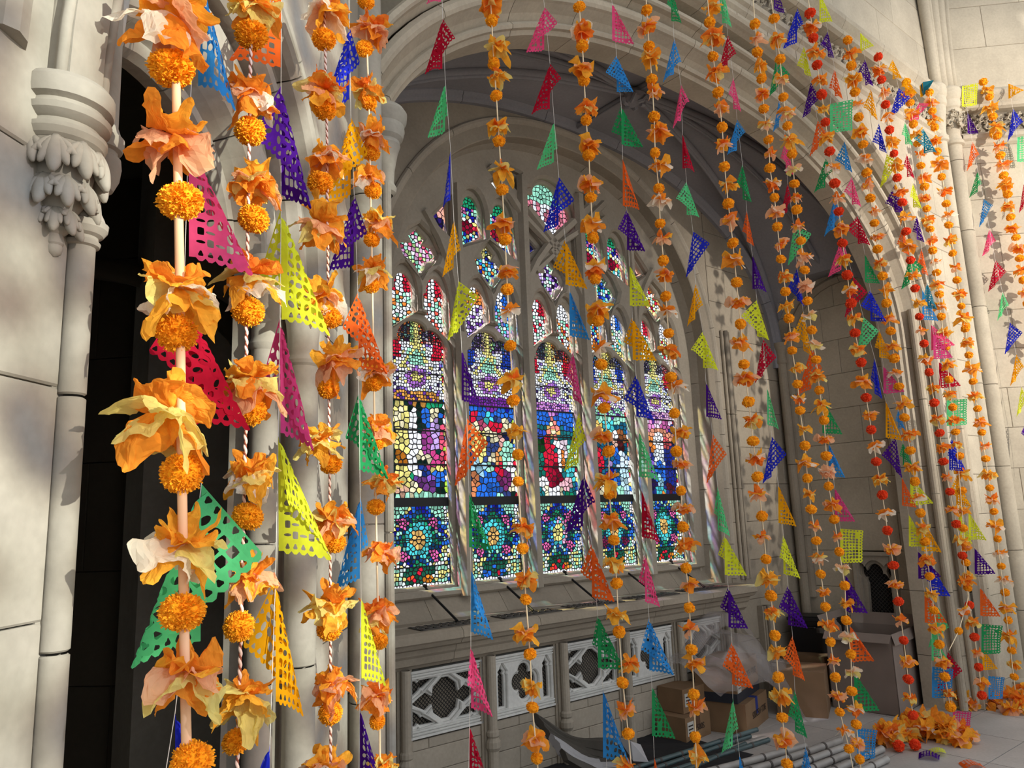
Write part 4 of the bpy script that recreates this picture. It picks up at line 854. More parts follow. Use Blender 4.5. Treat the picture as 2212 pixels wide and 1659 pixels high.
def flower_mesh(seed, pale=0, nr=6, na=36):
    rn = np.random.RandomState(seed); m_ = MB()
    order = [(rn.choice([0, 1, 1, 2, 0]), .42, .75), (rn.choice([1, 0, 1, 2]), .48, .3), (rn.choice([3, 5, 4]), .5, -.15), (rn.choice([0, 1, 1]), .5, -.45)]
    if pale: order = [(3, .45, .8), (4, .5, .3), (rn.choice([5, 3]), .5, -.2), (rn.choice([0, 3, 4]), .46, -.5)]
    up = rn.choice([-1, 1], p=[.3, .7])
    for (mi, rm, cp) in order[:3 if rn.rand() < .3 else 4]:
        V, Fs = sheetgeo(rn, rm*rn.uniform(.8, 1.1), (cp+rn.uniform(-.25, .25))*up, rn.randint(3, 6), rn.uniform(.25, .5), nr, na, rn.rand() < .7, .2); m_.add(V, Fs, mi)
    return mesh('paper_flower', m_.V, m_.F, TM, m_.fm)
FLO = [flower_mesh(i) for i in range(16)]; FLP = [flower_mesh(100+i, 1) for i in range(6)]
from mathutils import noise as mn
def sheetmesh(seed, mi, rm, cp, amp=.4, nr=16, na=84):
    rn = np.random.RandomState(seed); V, Fs = sheetgeo(rn, rm, cp, rn.randint(3, 6), amp*.8, nr, na, True, .15)
    V = [np.array(v)+.10*np.array(mn.noise_vector(Vector(v)*4.2+Vector((seed % 97, 3, 1))))*min(1, np.linalg.norm(v)*3)+.035*np.array(mn.noise_vector(Vector(v)*13+Vector((seed % 89, 0, 5))))*min(1, np.linalg.norm(v)*3) for v in V]
    return mesh('tissue_sheet', V, Fs, [TM[mi]])
def at(px, py, dep):
    """point on the photo ray at horizontal distance dep (number) or on a wall plane"""
    if isinstance(dep, Wall): return dep.hit(px, py)
    r = ray(px, py); return CAM+r*dep/r[1]
def rotm(z=None): return (random.uniform(-.35, .35), random.uniform(-.35, .35), random.uniform(0, 6.28) if z is None else z)
WORD = ['first', 'second', 'third', 'fourth', 'fifth', 'sixth', 'seventh', 'eighth', 'ninth', 'tenth', 'eleventh', 'twelfth', 'thirteenth', 'fourteenth', 'fifteenth', 'sixteenth']
def garland(label, dep, pdia, poms, flow=None, path=None, cordr=.0026, cmat='cord', red=False, fsize=1.8, pale=0, twist=False, near=False, top=True, bottom=True, gmin=1.05, group='marigold garlands hanging in front of the arch'):
    P2 = [(poms[i], poms[i+1]) for i in range(0, len(poms), 2)]
    if path is None: path = list(P2)
    path = sorted(path, key=lambda p: p[1])
    if top and path[0][1] > -60: s = (path[1][0]-path[0][0])/(path[1][1]-path[0][1]+1e-6); path = [(path[0][0]-s*(path[0][1]+130), -130)]+path
    if bottom: s = (path[-1][0]-path[-3][0])/(path[-1][1]-path[-3][1]+1e-6); path = path+[(path[-1][0]+s*(1760-path[-1][1]), 1760)]
    W3 = np.array([at(x, y, dep) for x, y in path]); g = empty('marigold_garland', tuple(W3[-1])); o0 = W3[-1]
    tag(g, label, 'garland', group)
    d = np.r_[0, np.cumsum(np.linalg.norm(np.diff(W3, axis=0), axis=1))]; n = max(8, int(d[-1]/(.0022 if twist else .05))); s = np.linspace(0, d[-1], n)
    C3 = np.c_[[np.interp(s, d, W3[:, k]) for k in range(3)]].T-o0
    if twist:
        for k, (mm, cr) in enumerate((('cordpk', cordr), ('cordbr', cordr*.62))):
            Q = C3.copy(); ang = s/.0085*2*pi*.5+k*pi; Q[:, 0] += np.cos(ang)*cordr*.45; Q[:, 1] += np.sin(ang)*cordr*.45; m_ = MB(); m_.tube(Q, cr, 5); m_.obj('cord', [mm], g, smooth=True)
    else: m_ = MB(); m_.tube(C3, cordr, 7); m_.obj('cord', [cmat], g, smooth=True)
    def sc(px, py, q): # pixel size -> metres
        p = at(px, py, dep); return q*float((p-CAM)@f0)/F
    for i, (x, y) in enumerate(P2):
        p = at(x, y, dep); me = random.choice(POMH if near else (POMR if red else POML))
        o = link('pompom', me, g, loc=tuple(p-o0)); q = sc(x, y, pdia)*random.uniform(.95, 1.06); o.scale = (q*random.uniform(.95, 1.1), q*random.uniform(.95, 1.1), q*random.uniform(.86, 1.0)); o.rotation_euler = (random.uniform(-.4, .4), random.uniform(-.4, .4), random.uniform(0, 6))
        if red: o['label'] = 'vermilion red pompom'
    if flow is None:
        flow = []
        for (a, b) in zip(P2[:-1], P2[1:]):
            if b[1]-a[1] > pdia*gmin: flow.append(((a[0]+b[0])/2+random.uniform(-2, 4), (a[1]+b[1])/2))
    else: flow = [(flow[i], flow[i+1]) for i in range(0, len(flow), 2)]
    for k, (x, y) in enumerate(flow):
        p = at(x, y, dep); q = sc(x, y, pdia*fsize)*random.uniform(.9, 1.15); rot = rotm()
        if near:
            sd = random.randint(0, 9999); first = None
            lay = [(random.choice([0, 1, 2]), .36, .8), (random.choice([0, 1]), .46, .35), (random.choice([3, 5]), .5, -.05), (random.choice([4, 3, 5]), .5, -.4), (random.choice([1, 0]), .48, -.6)]
            for j, (mi, rm, cp) in enumerate(lay):
                me = sheetmesh(sd+j, mi, rm, cp+random.uniform(-.2, .2), random.uniform(.25, .5))
                if first is None: first = link('paper_flower', me, g, loc=tuple(p-o0)); first.scale = (q,)*3; first.rotation_euler = rot
                else: link('tissue_sheet', me, first)
        else:
            pl = random.random() < pale; me = random.choice(FLP if pl else FLO); o = link('paper_flower', me, g, loc=tuple(p-o0)); q *= .93; o.scale = (q, q, q*.84); o.rotation_euler = rot
            if pl: o['label'] = 'pale cream tissue flower'
    return g
AG = A.off(.17); RG = R.off(.13)
NG = 'marigold garlands close to the camera'
garland('nearest and largest marigold garland, leftmost, on thick peach cord before the dark doorway', .98, 92, [370, 148, 390, 435, 382, 720, 393, 1022, 393, 1322, 415, 1645], [385, 40, 372, 290, 385, 618, 370, 885, 400, 1172, 405, 1450], [(377, 0), (388, 560), (393, 1022), (400, 1480), (404, 1659)], .0062, 'peach', fsize=1.75, near=True, group=NG)
garland('second large marigold garland from the left, on pink and brown twisted cord', 1.25, 64, [543, 75, 540, 283, 548, 473, 536, 672, 542, 888, 535, 1115, 516, 1353, 512, 1600], [552, 8, 540, 192, 545, 390, 545, 590, 548, 815, 545, 1015, 545, 1237, 535, 1500], [(543, 0), (538, 300), (533, 620), (530, 950), (522, 1300), (512, 1659)], .0026, twist=True, near=True, fsize=1.65, group=NG)
garland('third marigold garland from the left, on twisted cord before the clustered pier shafts', 1.6, 50, [700, 85, 702, 238, 692, 395, 711, 687, 710, 840, 715, 1003, 722, 1172, 711, 1360, 714, 1540], [705, 22, 703, 195, 708, 338, 695, 480, 697, 638, 722, 772, 693, 950, 715, 1115, 716, 1300, 718, 1475, 705, 1652], [(700, 0), (706, 300), (709, 700), (713, 1200), (714, 1659)], .0026, twist=True, near=True, fsize=1.75, group=NG)
garland('fourth marigold garland from the left, in front of the tall round corner shaft', 2.2, 36, [790, 3, 787, 105, 797, 222, 803, 330, 806, 412, 803, 518, 803, 618, 808, 828, 813, 958, 812, 1095, 820, 1385, 815, 1558], [808, 60, 790, 190, 802, 290, 797, 380, 817, 475, 805, 580, 812, 800, 818, 920, 832, 1035, 828, 1190, 812, 1320, 815, 1500, 830, 1650], [(789, 0), (797, 222), (804, 600), (812, 1095), (818, 1400), (821, 1659)], .0030, near=True, fsize=1.75, group=NG)
garland('marigold garland over the left part of the window, between the second and third lights', AG, 28, [1062, 45, 1067, 138, 1072, 207, 1078, 305, 1085, 410, 1091, 517, 1096, 625, 1102, 747, 1109, 865, 1119, 982, 1119, 1040, 1129, 1185, 1136, 1295, 1145, 1413, 1150, 1528, 1160, 1638], [1060, 12, 1074, 102, 1075, 165, 1077, 270, 1085, 365, 1088, 480, 1097, 583, 1101, 668, 1109, 818, 1112, 932, 1133, 1137, 1135, 1248, 1133, 1365, 1150, 1480, 1156, 1590], fsize=1.8)
garland('marigold garland over the centre of the window, before the fourth light', AG, 27, [1251, 15, 1258, 100, 1262, 175, 1266, 260, 1272, 335, 1276, 427, 1281, 514, 1286, 603, 1292, 693, 1299, 787, 1305, 881, 1315, 975, 1316, 1068, 1326, 1167, 1332, 1260, 1337, 1365, 1345, 1475, 1357, 1585], [1256, 68, 1260, 145, 1270, 230, 1273, 312, 1275, 395, 1279, 483, 1286, 575, 1291, 665, 1297, 750, 1305, 850, 1303, 940, 1316, 1035, 1320, 1120, 1325, 1215, 1330, 1325, 1360, 1430, 1352, 1535, 1350, 1650], fsize=1.75)
garland('marigold garland over the rightmost light of the window', AG, 25, [1397, 22, 1402, 100, 1408, 172, 1413, 252, 1415, 330, 1423, 407, 1426, 483, 1433, 563, 1438, 640, 1444, 720, 1449, 815, 1457, 893, 1461, 975, 1471, 1060, 1475, 1138, 1482, 1227, 1489, 1313, 1494, 1403, 1499, 1500, 1502, 1592], [1397, 55, 1405, 125, 1415, 200, 1425, 280, 1427, 355, 1427, 432, 1432, 512, 1436, 592, 1442, 670, 1449, 757, 1460, 835, 1471, 930, 1471, 1000, 1478, 1095, 1480, 1175, 1487, 1260, 1490, 1360, 1503, 1430, 1505, 1530, 1508, 1630], fsize=1.7)
garland('marigold garland right of the window, before the dim ashlar wall', AG, 25, [1533, 48, 1540, 122, 1551, 200, 1560, 275, 1565, 360, 1573, 440, 1583, 525, 1591, 610, 1600, 700, 1607, 787, 1617, 868, 1627, 953, 1636, 1030, 1646, 1115, 1655, 1208, 1665, 1287, 1674, 1373, 1681, 1463, 1690, 1550, 1700, 1650], [1540, 15, 1542, 77, 1545, 155, 1558, 235, 1560, 310, 1577, 398, 1577, 478, 1587, 560, 1595, 650, 1600, 735, 1610, 815, 1625, 905, 1632, 985, 1635, 1065, 1645, 1158, 1658, 1245, 1667, 1322, 1677, 1405, 1688, 1500, 1692, 1595], fsize=1.75)
garland('marigold garland just left of the chapel corner colonnette, pale flowers low down', AG, 22, [1631, 52, 1636, 113, 1645, 170, 1650, 235, 1660, 302, 1663, 363, 1673, 427, 1679, 490, 1687, 560, 1697, 630, 1704, 688, 1711, 757, 1723, 830, 1728, 887, 1739, 963, 1744, 1033, 1752, 1100, 1763, 1168, 1773, 1240, 1783, 1311, 1794, 1387, 1804, 1463, 1814, 1538, 1834, 1617], fsize=1.5, pale=.3)
garland('marigold garland with pale lower flowers right of the chapel corner colonnette', AG, 22, [1672, 40, 1685, 128, 1692, 210, 1701, 272, 1711, 333, 1716, 397, 1721, 453, 1730, 520, 1738, 583, 1744, 650, 1753, 713, 1763, 777, 1770, 843, 1780, 908, 1785, 985, 1790, 1050, 1802, 1122, 1813, 1192, 1825, 1265, 1828, 1340, 1838, 1413, 1840, 1493, 1850, 1565, 1857, 1640], fsize=1.5, pale=.45)
garland('garland with red pompoms that ends in the flower heap, before the small niche', AG, 22, [1750, 28, 1757, 82, 1765, 140, 1775, 204, 1783, 264, 1792, 327, 1803, 396, 1812, 457, 1820, 525, 1830, 594, 1838, 655, 1847, 719, 1860, 783, 1871, 859, 1882, 928, 1893, 997, 1906, 1069, 1917, 1146, 1930, 1221, 1941, 1299, 1952, 1383, 1962, 1467, 1972, 1545], red=True, fsize=1.5, bottom=False)
garland('marigold garland between two red-pompom garlands, its lower end doubling back', AG, 21, [1831, 87, 1839, 142, 1847, 199, 1855, 253, 1864, 312, 1872, 373, 1880, 428, 1889, 482, 1896, 538, 1906, 596, 1915, 655, 1924, 715, 1932, 774, 1942, 835, 1954, 902, 1966, 973, 1976, 1040, 1988, 1108, 1998, 1170, 2008, 1245, 2017, 1318, 2029, 1392, 2041, 1462, 2053, 1528], fsize=1.5, top=False, bottom=False)
garland('garland with red pompoms beside the right jamb of the arch', AG, 19, [1897, 123, 1904, 172, 1913, 226, 1921, 281, 1931, 332, 1938, 384, 1949, 437, 1957, 500, 1967, 562, 1977, 623, 1986, 684, 1996, 742, 2007, 804, 2018, 870, 2030, 935, 2038, 997, 2052, 1062, 2066, 1132, 2079, 1200, 2094, 1307, 2105, 1376, 2114, 1441, 2121, 1502], red=True, fsize=1.5, top=False, bottom=False)
garland('tangled marigold garland against the right jamb mouldings', AG, 18, [1958, 178, 1966, 222, 1973, 268, 1982, 310, 1989, 358, 1997, 403, 2002, 451, 2009, 495, 2015, 541, 2023, 589, 2029, 636, 2033, 684, 2042, 750, 2050, 820, 2058, 880, 2064, 933, 2073, 985, 2078, 1060, 2081, 1141, 2086, 1215, 2090, 1270, 2071, 1363], fsize=1.45, top=False, bottom=False, path=[(1955, 165), (1989, 358), (2033, 684), (2064, 933), (2081, 1141), (2092, 1290), (2071, 1363), (2050, 1405)])
garland('evenly spaced marigold garland in front of the pale corner shafts', A.off(.20), 17, [2008, 200, 2014, 240, 2019, 275, 2025, 327, 2034, 382, 2044, 440, 2049, 486, 2058, 547, 2067, 605, 2077, 661, 2085, 710, 2093, 767, 2102, 824, 2112, 883, 2121, 934, 2129, 991, 2138, 1054, 2147, 1105, 2155, 1164, 2163, 1223, 2171, 1280, 2178, 1340, 2185, 1405, 2191, 1462], fsize=1.75, top=False, bottom=False, path=[(2006, 190), (2044, 440), (2102, 824), (2147, 1105), (2193, 1490)], cordr=.003)
garland('rightmost marigold garland, throwing shadows on the bright right wall', RG, 18, [2124, 177, 2137, 210, 2145, 252, 2154, 294, 2161, 336, 2168, 379, 2177, 420, 2183, 469, 2195, 513, 2203, 558, 2210, 605, 2220, 655, 2229, 705, 2238, 760], fsize=1.7, top=False, bottom=False)
# ================================================================== CUT-PAPER FLAGS
def flag_pattern(seed):
    """cells of the sheet in (u along the thread 0..1, v across 0..b): list of (outer 12 pts, hole 12 pts or None)"""
    rn = np.random.RandomState(seed); b = .62; nu, nv = 11, 6; v0 = .07; cells_ = []; du = 1/nu; dv = (b-v0)/nv
    cells_.append(([(i/12, 0) for i in range(13)], [(i/12, v0) for i in range(13)]))
    kind = seed % 4; cx, cy = .55, .33
    for i in range(nu):
        for j in range(nv):
            a0, a1, b0, b1 = i*du, (i+1)*du, v0+j*dv, v0+(j+1)*dv
            def edge(p, q, bulge): # p, two inner points
                o = []
                for s in (0, 1/3, 2/3):
                    x = p[0]+(q[0]-p[0])*s; y = p[1]+(q[1]-p[1])*s
                    if s: x += bulge[0]; y += bulge[1]
                    o.append((x, y))
                return o
            bl = .026
            O = edge((a0, b0), (a1, b0), (0, 0))+edge((a1, b0), (a1, b1), (bl, 0) if i == nu-1 else (0, 0))+edge((a1, b1), (a0, b1), (0, bl) if j == nv-1 else (0, 0))+edge((a0, b1), (a0, b0), (-bl, 0) if i == 0 else (0, 0))
            mx_c, my_c = (a0+a1)/2, (b0+b1)/2; r = sqrt((mx_c-cx)**2+(my_c-cy)**2); ang = atan2(my_c-cy, mx_c-cx); hole = []
            if i in (0, nu-1) or j == nv-1: sh = ('tri', .36, 0)
            elif r < .09: sh = ('disc', .30, 0)
            elif r < .25 and kind != 3: sh = ('lens', .49, ang)
            elif (kind == 0 and i > 4) or (kind == 2 and i > 6): sh = ('sq', rn.uniform(.36, .43), rn.uniform(-.3, .3))
            elif kind == 1: sh = ('slit', .48, pi/2*(i+j)) if (i+j) % 2 else ('sq', .37, 0)
            elif kind == 3: sh = ('sq', .40, 0) if j > 2 else ('lens', .48, (i-j)*.8)
            else: sh = ('lens', .48, .8*((i*3+j*5) % 4))
            out = (0, 1) if j == nv-1 else ((1, 0) if i == nu-1 else (-1, 0))
            for k, (x, y) in enumerate(O):
                a = -3*pi/4+k*pi/6
                if sh[0] == 'dia': rr = 1/(abs(cos(a))+abs(sin(a))); p = (cos(a)*rr*sh[1], sin(a)*rr*sh[1])
                elif sh[0] == 'sq': a2 = a+sh[2]; rr = min(1/max(abs(cos(a)), abs(sin(a))), 1.28); p = (cos(a2)*rr*sh[1]*.95, sin(a2)*rr*sh[1]*.95)
                elif sh[0] == 'disc': p = (cos(a)*sh[1], sin(a)*sh[1])
                elif sh[0] == 'tri':
                    oa = atan2(out[1], out[0]); q = (a-oa) % (2*pi); rr = .42/(2*cos(((q+pi/3) % (2*pi/3))-pi/3)); p = (cos(a)*rr+out[0]*.1, sin(a)*rr+out[1]*.1)
                else:
                    e = .50 if sh[0] == 'lens' else .30; x_, y_ = cos(a-sh[2])*sh[1], sin(a-sh[2])*sh[1]*e*(1.2 if sh[0] == 'lens' else 1); p = (x_*cos(sh[2])-y_*sin(sh[2]), x_*sin(sh[2])+y_*cos(sh[2]))
                hole.append((mx_c+p[0]*du, my_c+p[1]*dv))
            if rn.rand() < .05: hole = None
            cells_.append((O, hole))
    V = []; Fs = []; key = {}
    def vid(p):
        k = (round(p[0], 4), round(p[1], 4))
        if k not in key: key[k] = len(V); V.append(p)
        return key[k]
    A0, B0 = cells_[0]
    ia = [vid((x if x > 0 else 0, y)) for x, y in A0]; ib_ = [vid(p) for p in B0]; Fs += [(ia[i], ia[i+1], ib_[i+1], ib_[i]) for i in range(12)]
    for O, Hh in cells_[1:]:
        io = [vid(p) for p in O]
        if Hh is None: c = vid((sum(p[0] for p in O)/12, sum(p[1] for p in O)/12)); Fs += [(io[k], io[(k+1) % 12], c) for k in range(12)]
        else: ih = [vid(p) for p in Hh]; Fs += [(io[k], io[(k+1) % 12], ih[(k+1) % 12], ih[k]) for k in range(12)]
    return np.array(V), Fs
PATS = [flag_pattern(i) for i in range(8)]
def flagmesh(h, wdt, lo, seed, flat=False):
    """sheet hung by one edge on the thread: rays from the top corner fan out to angle hi, fold, swing back to -lo ..."""
    rn = random.Random(seed); UV, Fs = PATS[seed % 8]; hi = min(atan2(abs(wdt), h), 1.2); sgn = 1 if wdt > 0 else -1
    if flat: hi = 1.5
    if not flat: hi = min(atan2(abs(wdt), h*1.06), 1.)
    ac = atan2(.62, 1); ep = rn.uniform(.25, .45); al = np.linspace(0, pi/2, 181); end = hi-(hi+lo*1.9) if lo else hi*rn.uniform(.25, .55); q = np.clip((al-ac)/(pi/2-ac), 0, 1)
    th = np.where(al < ac, hi*al/ac, hi+(end-hi)*q); es = rn.choice([-1, 1]); de = np.where(al < ac, hi*tan(ep)*.7*np.sin(al/ac*pi*.5), hi*tan(ep)*.7+(.10+(hi-end)*tan(ep)*.8)*q)*es+rn.uniform(-.1, .1)*np.sin(al*6)
    kk = np.ones(7)/7; th = np.convolve(np.pad(th, 3, 'edge'), kk, 'valid'); de = np.convolve(np.pad(de, 3, 'edge'), kk, 'valid')
    if flat: th = al*rn.uniform(.93, 1.0); de = .25*np.sin(al*2)
    r = np.hypot(UV[:, 0], UV[:, 1]); a = np.arctan2(np.maximum(UV[:, 1], 0), UV[:, 0]); a = np.clip(a, 0, pi/2)*al[-1]/(pi/2); r = r*h
    t = np.interp(a, al, th)*sgn; d = np.interp(a, al, de); wv = .015*h*np.sin(7*a+seed)*(r/h)**2
    V = np.c_[np.sin(t)*np.cos(d)*r, np.sin(d)*r*.8+wv, -np.cos(t)*np.cos(d)*r]
    return V, Fs
_fc = 0
def flagstring(label, dep, flags, top=-90, bottom=1740, group='strings of cut-paper flags', pts=None):
    """flags: (x, y_top, y_bottom_at_thread, width(+right), colour, flap) in photo pixels"""
    global _fc
    P2 = [(f[0], f[1]) for f in flags]+[(flags[-1][0]+(flags[-1][0]-flags[-2][0])*.7 if len(flags) > 1 else flags[-1][0], flags[-1][2])]
    if top is not None and P2[0][1] > top: s = (P2[1][0]-P2[0][0])/max(1, P2[1][1]-P2[0][1]); P2 = [(P2[0][0]-s*(P2[0][1]-top), top)]+P2
    if bottom is not None and P2[-1][1] < bottom: P2 = P2+[(P2[-1][0]+5, bottom)]
    W3 = np.array([at(x, y, dep) for x, y in P2]); g = empty('flag_string', tuple(W3[-1])); o0 = W3[-1]; tag(g, label, 'paper flags', group)
    m_ = MB(); m_.tube(W3-o0, .0009 if not (isinstance(dep, float) and dep < 2) else .0006, 5); m_.obj('thread', ['thread'], g)
    for f in flags:
        x, y0, y1, wd, col, lo_ = f[:6]; p = at(x, y0, dep); q = at(x, y1, dep); k = float((p-CAM)@f0)/F; h = float(np.linalg.norm(p-q)); _fc += 1
        V, Fs = flagmesh(h, wd*k, lo_, _fc*7+3, flat=(len(f) > 6))
        v = p-CAM; yaw = atan2(v[0], v[1]); yaw += random.uniform(-.15, .15)
        X = np.array([cos(yaw), -sin(yaw), 0]); Yv = np.array([sin(yaw), cos(yaw), 0]); s = (q-p)/h
        Rm = np.array([X, Yv, -s]).T; V = V @ Rm.T+(p-o0)
        o = obj('paper_flag', V, Fs, ['f_'+col], g); o['label'] = {'sky': 'light blue', 'blue': 'royal blue', 'lime': 'lime yellow', 'mint': 'light green', 'magenta': 'deep pink'}.get(col, col)+' cut-paper flag'
    return g
AF = A.off(.09); RF = R.off(.12)
NF = 'near strings of cut-paper flags'
flagstring('nearest flag string, leftmost, just right of the thick-corded garland', 1.14, [(427, -80, 188, 70, 'sky', .0), (407, 300, 555, 130, 'pink', .0), (397, 640, 912, 135, 'red', .22), (435, 1045, 1385, -130, 'mint', .35), (378, 1540, 1790, 125, 'blue', 0)], group=NF)
flagstring('second flag string from the left, before the clustered pier', 1.45, [(608, -30, 145, -105, 'orange', .0), (607, 185, 420, 60, 'purple', .18), (607, 450, 690, 105, 'lime', .15), (605, 685, 935, 65, 'magenta', .16), (601, 940, 1190, 110, 'lime', 0), (595, 1250, 1515, 55, 'yellow', .24), (583, 1605, 1860, -110, 'blue', 0)], group=NF)
flagstring('third flag string from the left, beside the tall corner shaft', 1.95, [(755, 58, 215, -48, 'blue', .12), (758, 253, 420, -50, 'yellow', .2), (765, 420, 572, -52, 'purple', .14), (773, 632, 792, 60, 'orange', .2), (775, 848, 1015, 62, 'green', .15), (778, 1070, 1250, -52, 'sky', .08), (780, 1285, 1465, 52, 'lime', 0), (777, 1528, 1700, 50, 'purple', 0)], group=NF)
flagstring('flag string over the gap between first and second window lights', AF, [(953, -70, 5, -30, 'pink', 0), (956, 40, 150, -36, 'red', .22), (962, 177, 283, -36, 'mint', .06), (973, 320, 432, -16, 'blue', .0), (980, 472, 578, -24, 'yellow', .1), (990, 607, 718, -22, 'lime', .42), (997, 752, 865, 38, 'purple', 0), (1008, 903, 1028, -24, 'orange', .40), (1013, 1062, 1182, 50, 'green', 0), (1017, 1225, 1365, 46, 'sky', 0), (1017, 1393, 1530, 46, 'pink', .04), (1014, 1567, 1690, 42, 'red', 0)])
flagstring('flag string before the third light of the window', AF, [(1176, 15, 106, -38, 'pink', .25), (1188, 137, 235, -38, 'red', .25), (1197, 260, 350, -36, 'mint', .08), (1207, 382, 487, -32, 'blue', .25), (1221, 517, 615, 48, 'yellow', .25), (1230, 625, 725, 42, 'sky', 0), (1238, 757, 862, 20, 'magenta', .12), (1250, 888, 1000, -28, 'lime', .15), (1260, 1025, 1137, -38, 'purple', .22), (1278, 1175, 1290, 48, 'orange', .24), (1291, 1327, 1443, 60, 'green', .1), (1302, 1487, 1637, 55, 'sky', 0)])
flagstring('flag string between the fourth and fifth lights of the window', AF, [(1322, 5, 88, 46, 'pink', 0), (1332, 120, 200, 36, 'sky', .22), (1342, 228, 312, 47, 'green', .22), (1345, 342, 445, 34, 'orange', 0), (1354, 453, 540, 38, 'purple', .2), (1360, 572, 660, 44, 'lime', 0), (1366, 685, 777, 55, 'yellow', .2), (1374, 810, 900, 38, 'blue', .28), (1380, 930, 1030, 42, 'mint', 0), (1386, 1058, 1160, 36, 'red', 0), (1393, 1195, 1300, 33, 'pink', .1), (1402, 1335, 1448, 52, 'sky', .16), (1408, 1480, 1590, 50, 'green', 0), (1413, 1632, 1740, 30, 'orange', 0)])
flagstring('flag string immediately right of the window frame', AF, [(1450, -30, 45, 20, 'green', .1), (1456, 83, 160, -22, 'sky', .16), (1471, 183, 262, -16, 'pink', .18), (1474, 288, 365, 24, 'red', 0), (1483, 393, 465, 26, 'mint', .25), (1497, 500, 583, -14, 'blue', .4), (1502, 612, 690, -16, 'yellow', .18), (1518, 716, 795, 32, 'lime', .28), (1525, 825, 900, 32, 'purple', 0), (1539, 937, 1028, -12, 'orange', .3), (1550, 1050, 1145, 24, 'mint', .08), (1565, 1155, 1242, 48, 'lime', .18), (1573, 1268, 1355, 44, 'purple', .18), (1581, 1387, 1478, 46, 'orange', .2), (1583, 1508, 1612, -22, 'mint', .12), (1597, 1628, 1730, 30, 'sky', 0)])
flagstring('flag string before the dim ashlar wall, second right of the window frame', AF, [(1560, -30, 50, 18, 'mint', .1), (1572, 75, 142, -20, 'red', .2), (1584, 167, 235, 15, 'pink', .12), (1592, 258, 325, -20, 'sky', .2), (1604, 355, 430, 18, 'green', .12), (1613, 454, 522, 14, 'orange', .12), (1625, 550, 625, 28, 'purple', 0), (1635, 648, 727, 24, 'lime', .38), (1648, 732, 812, -16, 'red', .3), (1657, 836, 917, 22, 'mint', 0), (1667, 943, 1030, -18, 'blue', .32), (1681, 1046, 1130, 36, 'yellow', 0), (1692, 1155, 1240, 33, 'lime', .1), (1702, 1265, 1350, 40, 'purple', .24), (1712, 1373, 1458, 24, 'orange', .24), (1717, 1490, 1580, 24, 'green', .15), (1740, 1612, 1700, 24, 'sky', .1)])
flagstring('flag string right of the chapel corner colonnette', AF, [(1672, -50, 20, 20, 'purple', 0), (1677, 125, 193, -14, 'green', .34), (1683, 215, 273, -12, 'sky', .1), (1697, 302, 373, 16, 'pink', .12), (1701, 395, 458, -14, 'red', .12), (1715, 488, 560, -12, 'mint', .45), (1722, 580, 650, 13, 'blue', .25), (1735, 673, 757, 16, 'yellow', .2), (1753, 750, 840, -28, 'orange', .2), (1776, 858, 936, 40, 'green', 0), (1790, 957, 1028, 34, 'sky', 0), (1803, 1053, 1125, 42, 'magenta', 0), (1815, 1142, 1215, 50, 'lime', 0, 1), (1826, 1240, 1320, 46, 'purple', 0), (1836, 1350, 1430, 54, 'orange', 0), (1845, 1450, 1535, 54, 'green', 0), (1852, 1572, 1640, 50, 'sky', 0, 1)])
flagstring('flag string that starts on the arch mouldings and crosses the end wall', AF, [(1722, 18, 93, -28, 'blue', .12), (1737, 100, 158, 14, 'lime', .18), (1751, 178, 240, -16, 'purple', .22), (1766, 260, 322, -16, 'orange', .25), (1783, 342, 405, -22, 'green', .2), (1803, 425, 495, -20, 'sky', .18), (1818, 513, 583, -26, 'pink', .15), (1843, 598, 670, -16, 'red', .35), (1865, 685, 757, -14, 'mint', .38), (1889, 772, 850, 14, 'blue', .08), (1913, 865, 945, 30, 'yellow', 0), (1935, 943, 1020, 12, 'purple', .3), (1948, 1030, 1092, 28, 'orange', 0), (1963, 1110, 1180, 38, 'lime', 0), (1983, 1190, 1250, 50, 'purple', 0), (1997, 1277, 1345, 46, 'orange', 0), (2012, 1368, 1427, 36, 'mint', 0), (2013, 1440, 1507, 40, 'sky', 0, 1)], top=None, bottom=None)
flagstring('flag string from the frieze down to the pink and blue flags on the floor', AF, [(1770, -20, 50, 26, 'lime', 0), (1788, 68, 122, 12, 'purple', .2), (1803, 148, 208, 15, 'orange', .15), (1793, 225, 285, 32, 'mint', 0, 1), (1825, 305, 365, 14, 'sky', .28), (1840, 382, 443, 18, 'pink', .2), (1853, 467, 528, 24, 'red', .34), (1868, 548, 610, 28, 'green', 0), (1880, 627, 693, 30, 'blue', .26), (1899, 712, 772, 24, 'yellow', .12), (1908, 790, 850, 44, 'magenta', 0), (1940, 885, 925, 14, 'sky', .1), (1950, 955, 1005, 20, 'green', .1), (1966, 1030, 1092, 50, 'lime', 0), (1990, 1115, 1190, 40, 'yellow', 0), (2008, 1215, 1285, 40, 'blue', .1), (2027, 1312, 1388, -18, 'mint', .25), (2047, 1408, 1487, -22, 'red', .35), (2058, 1535, 1594, 46, 'magenta', 0, 1), (2088, 1585, 1640, 62, 'sky', 0)], top=-60, bottom=None)
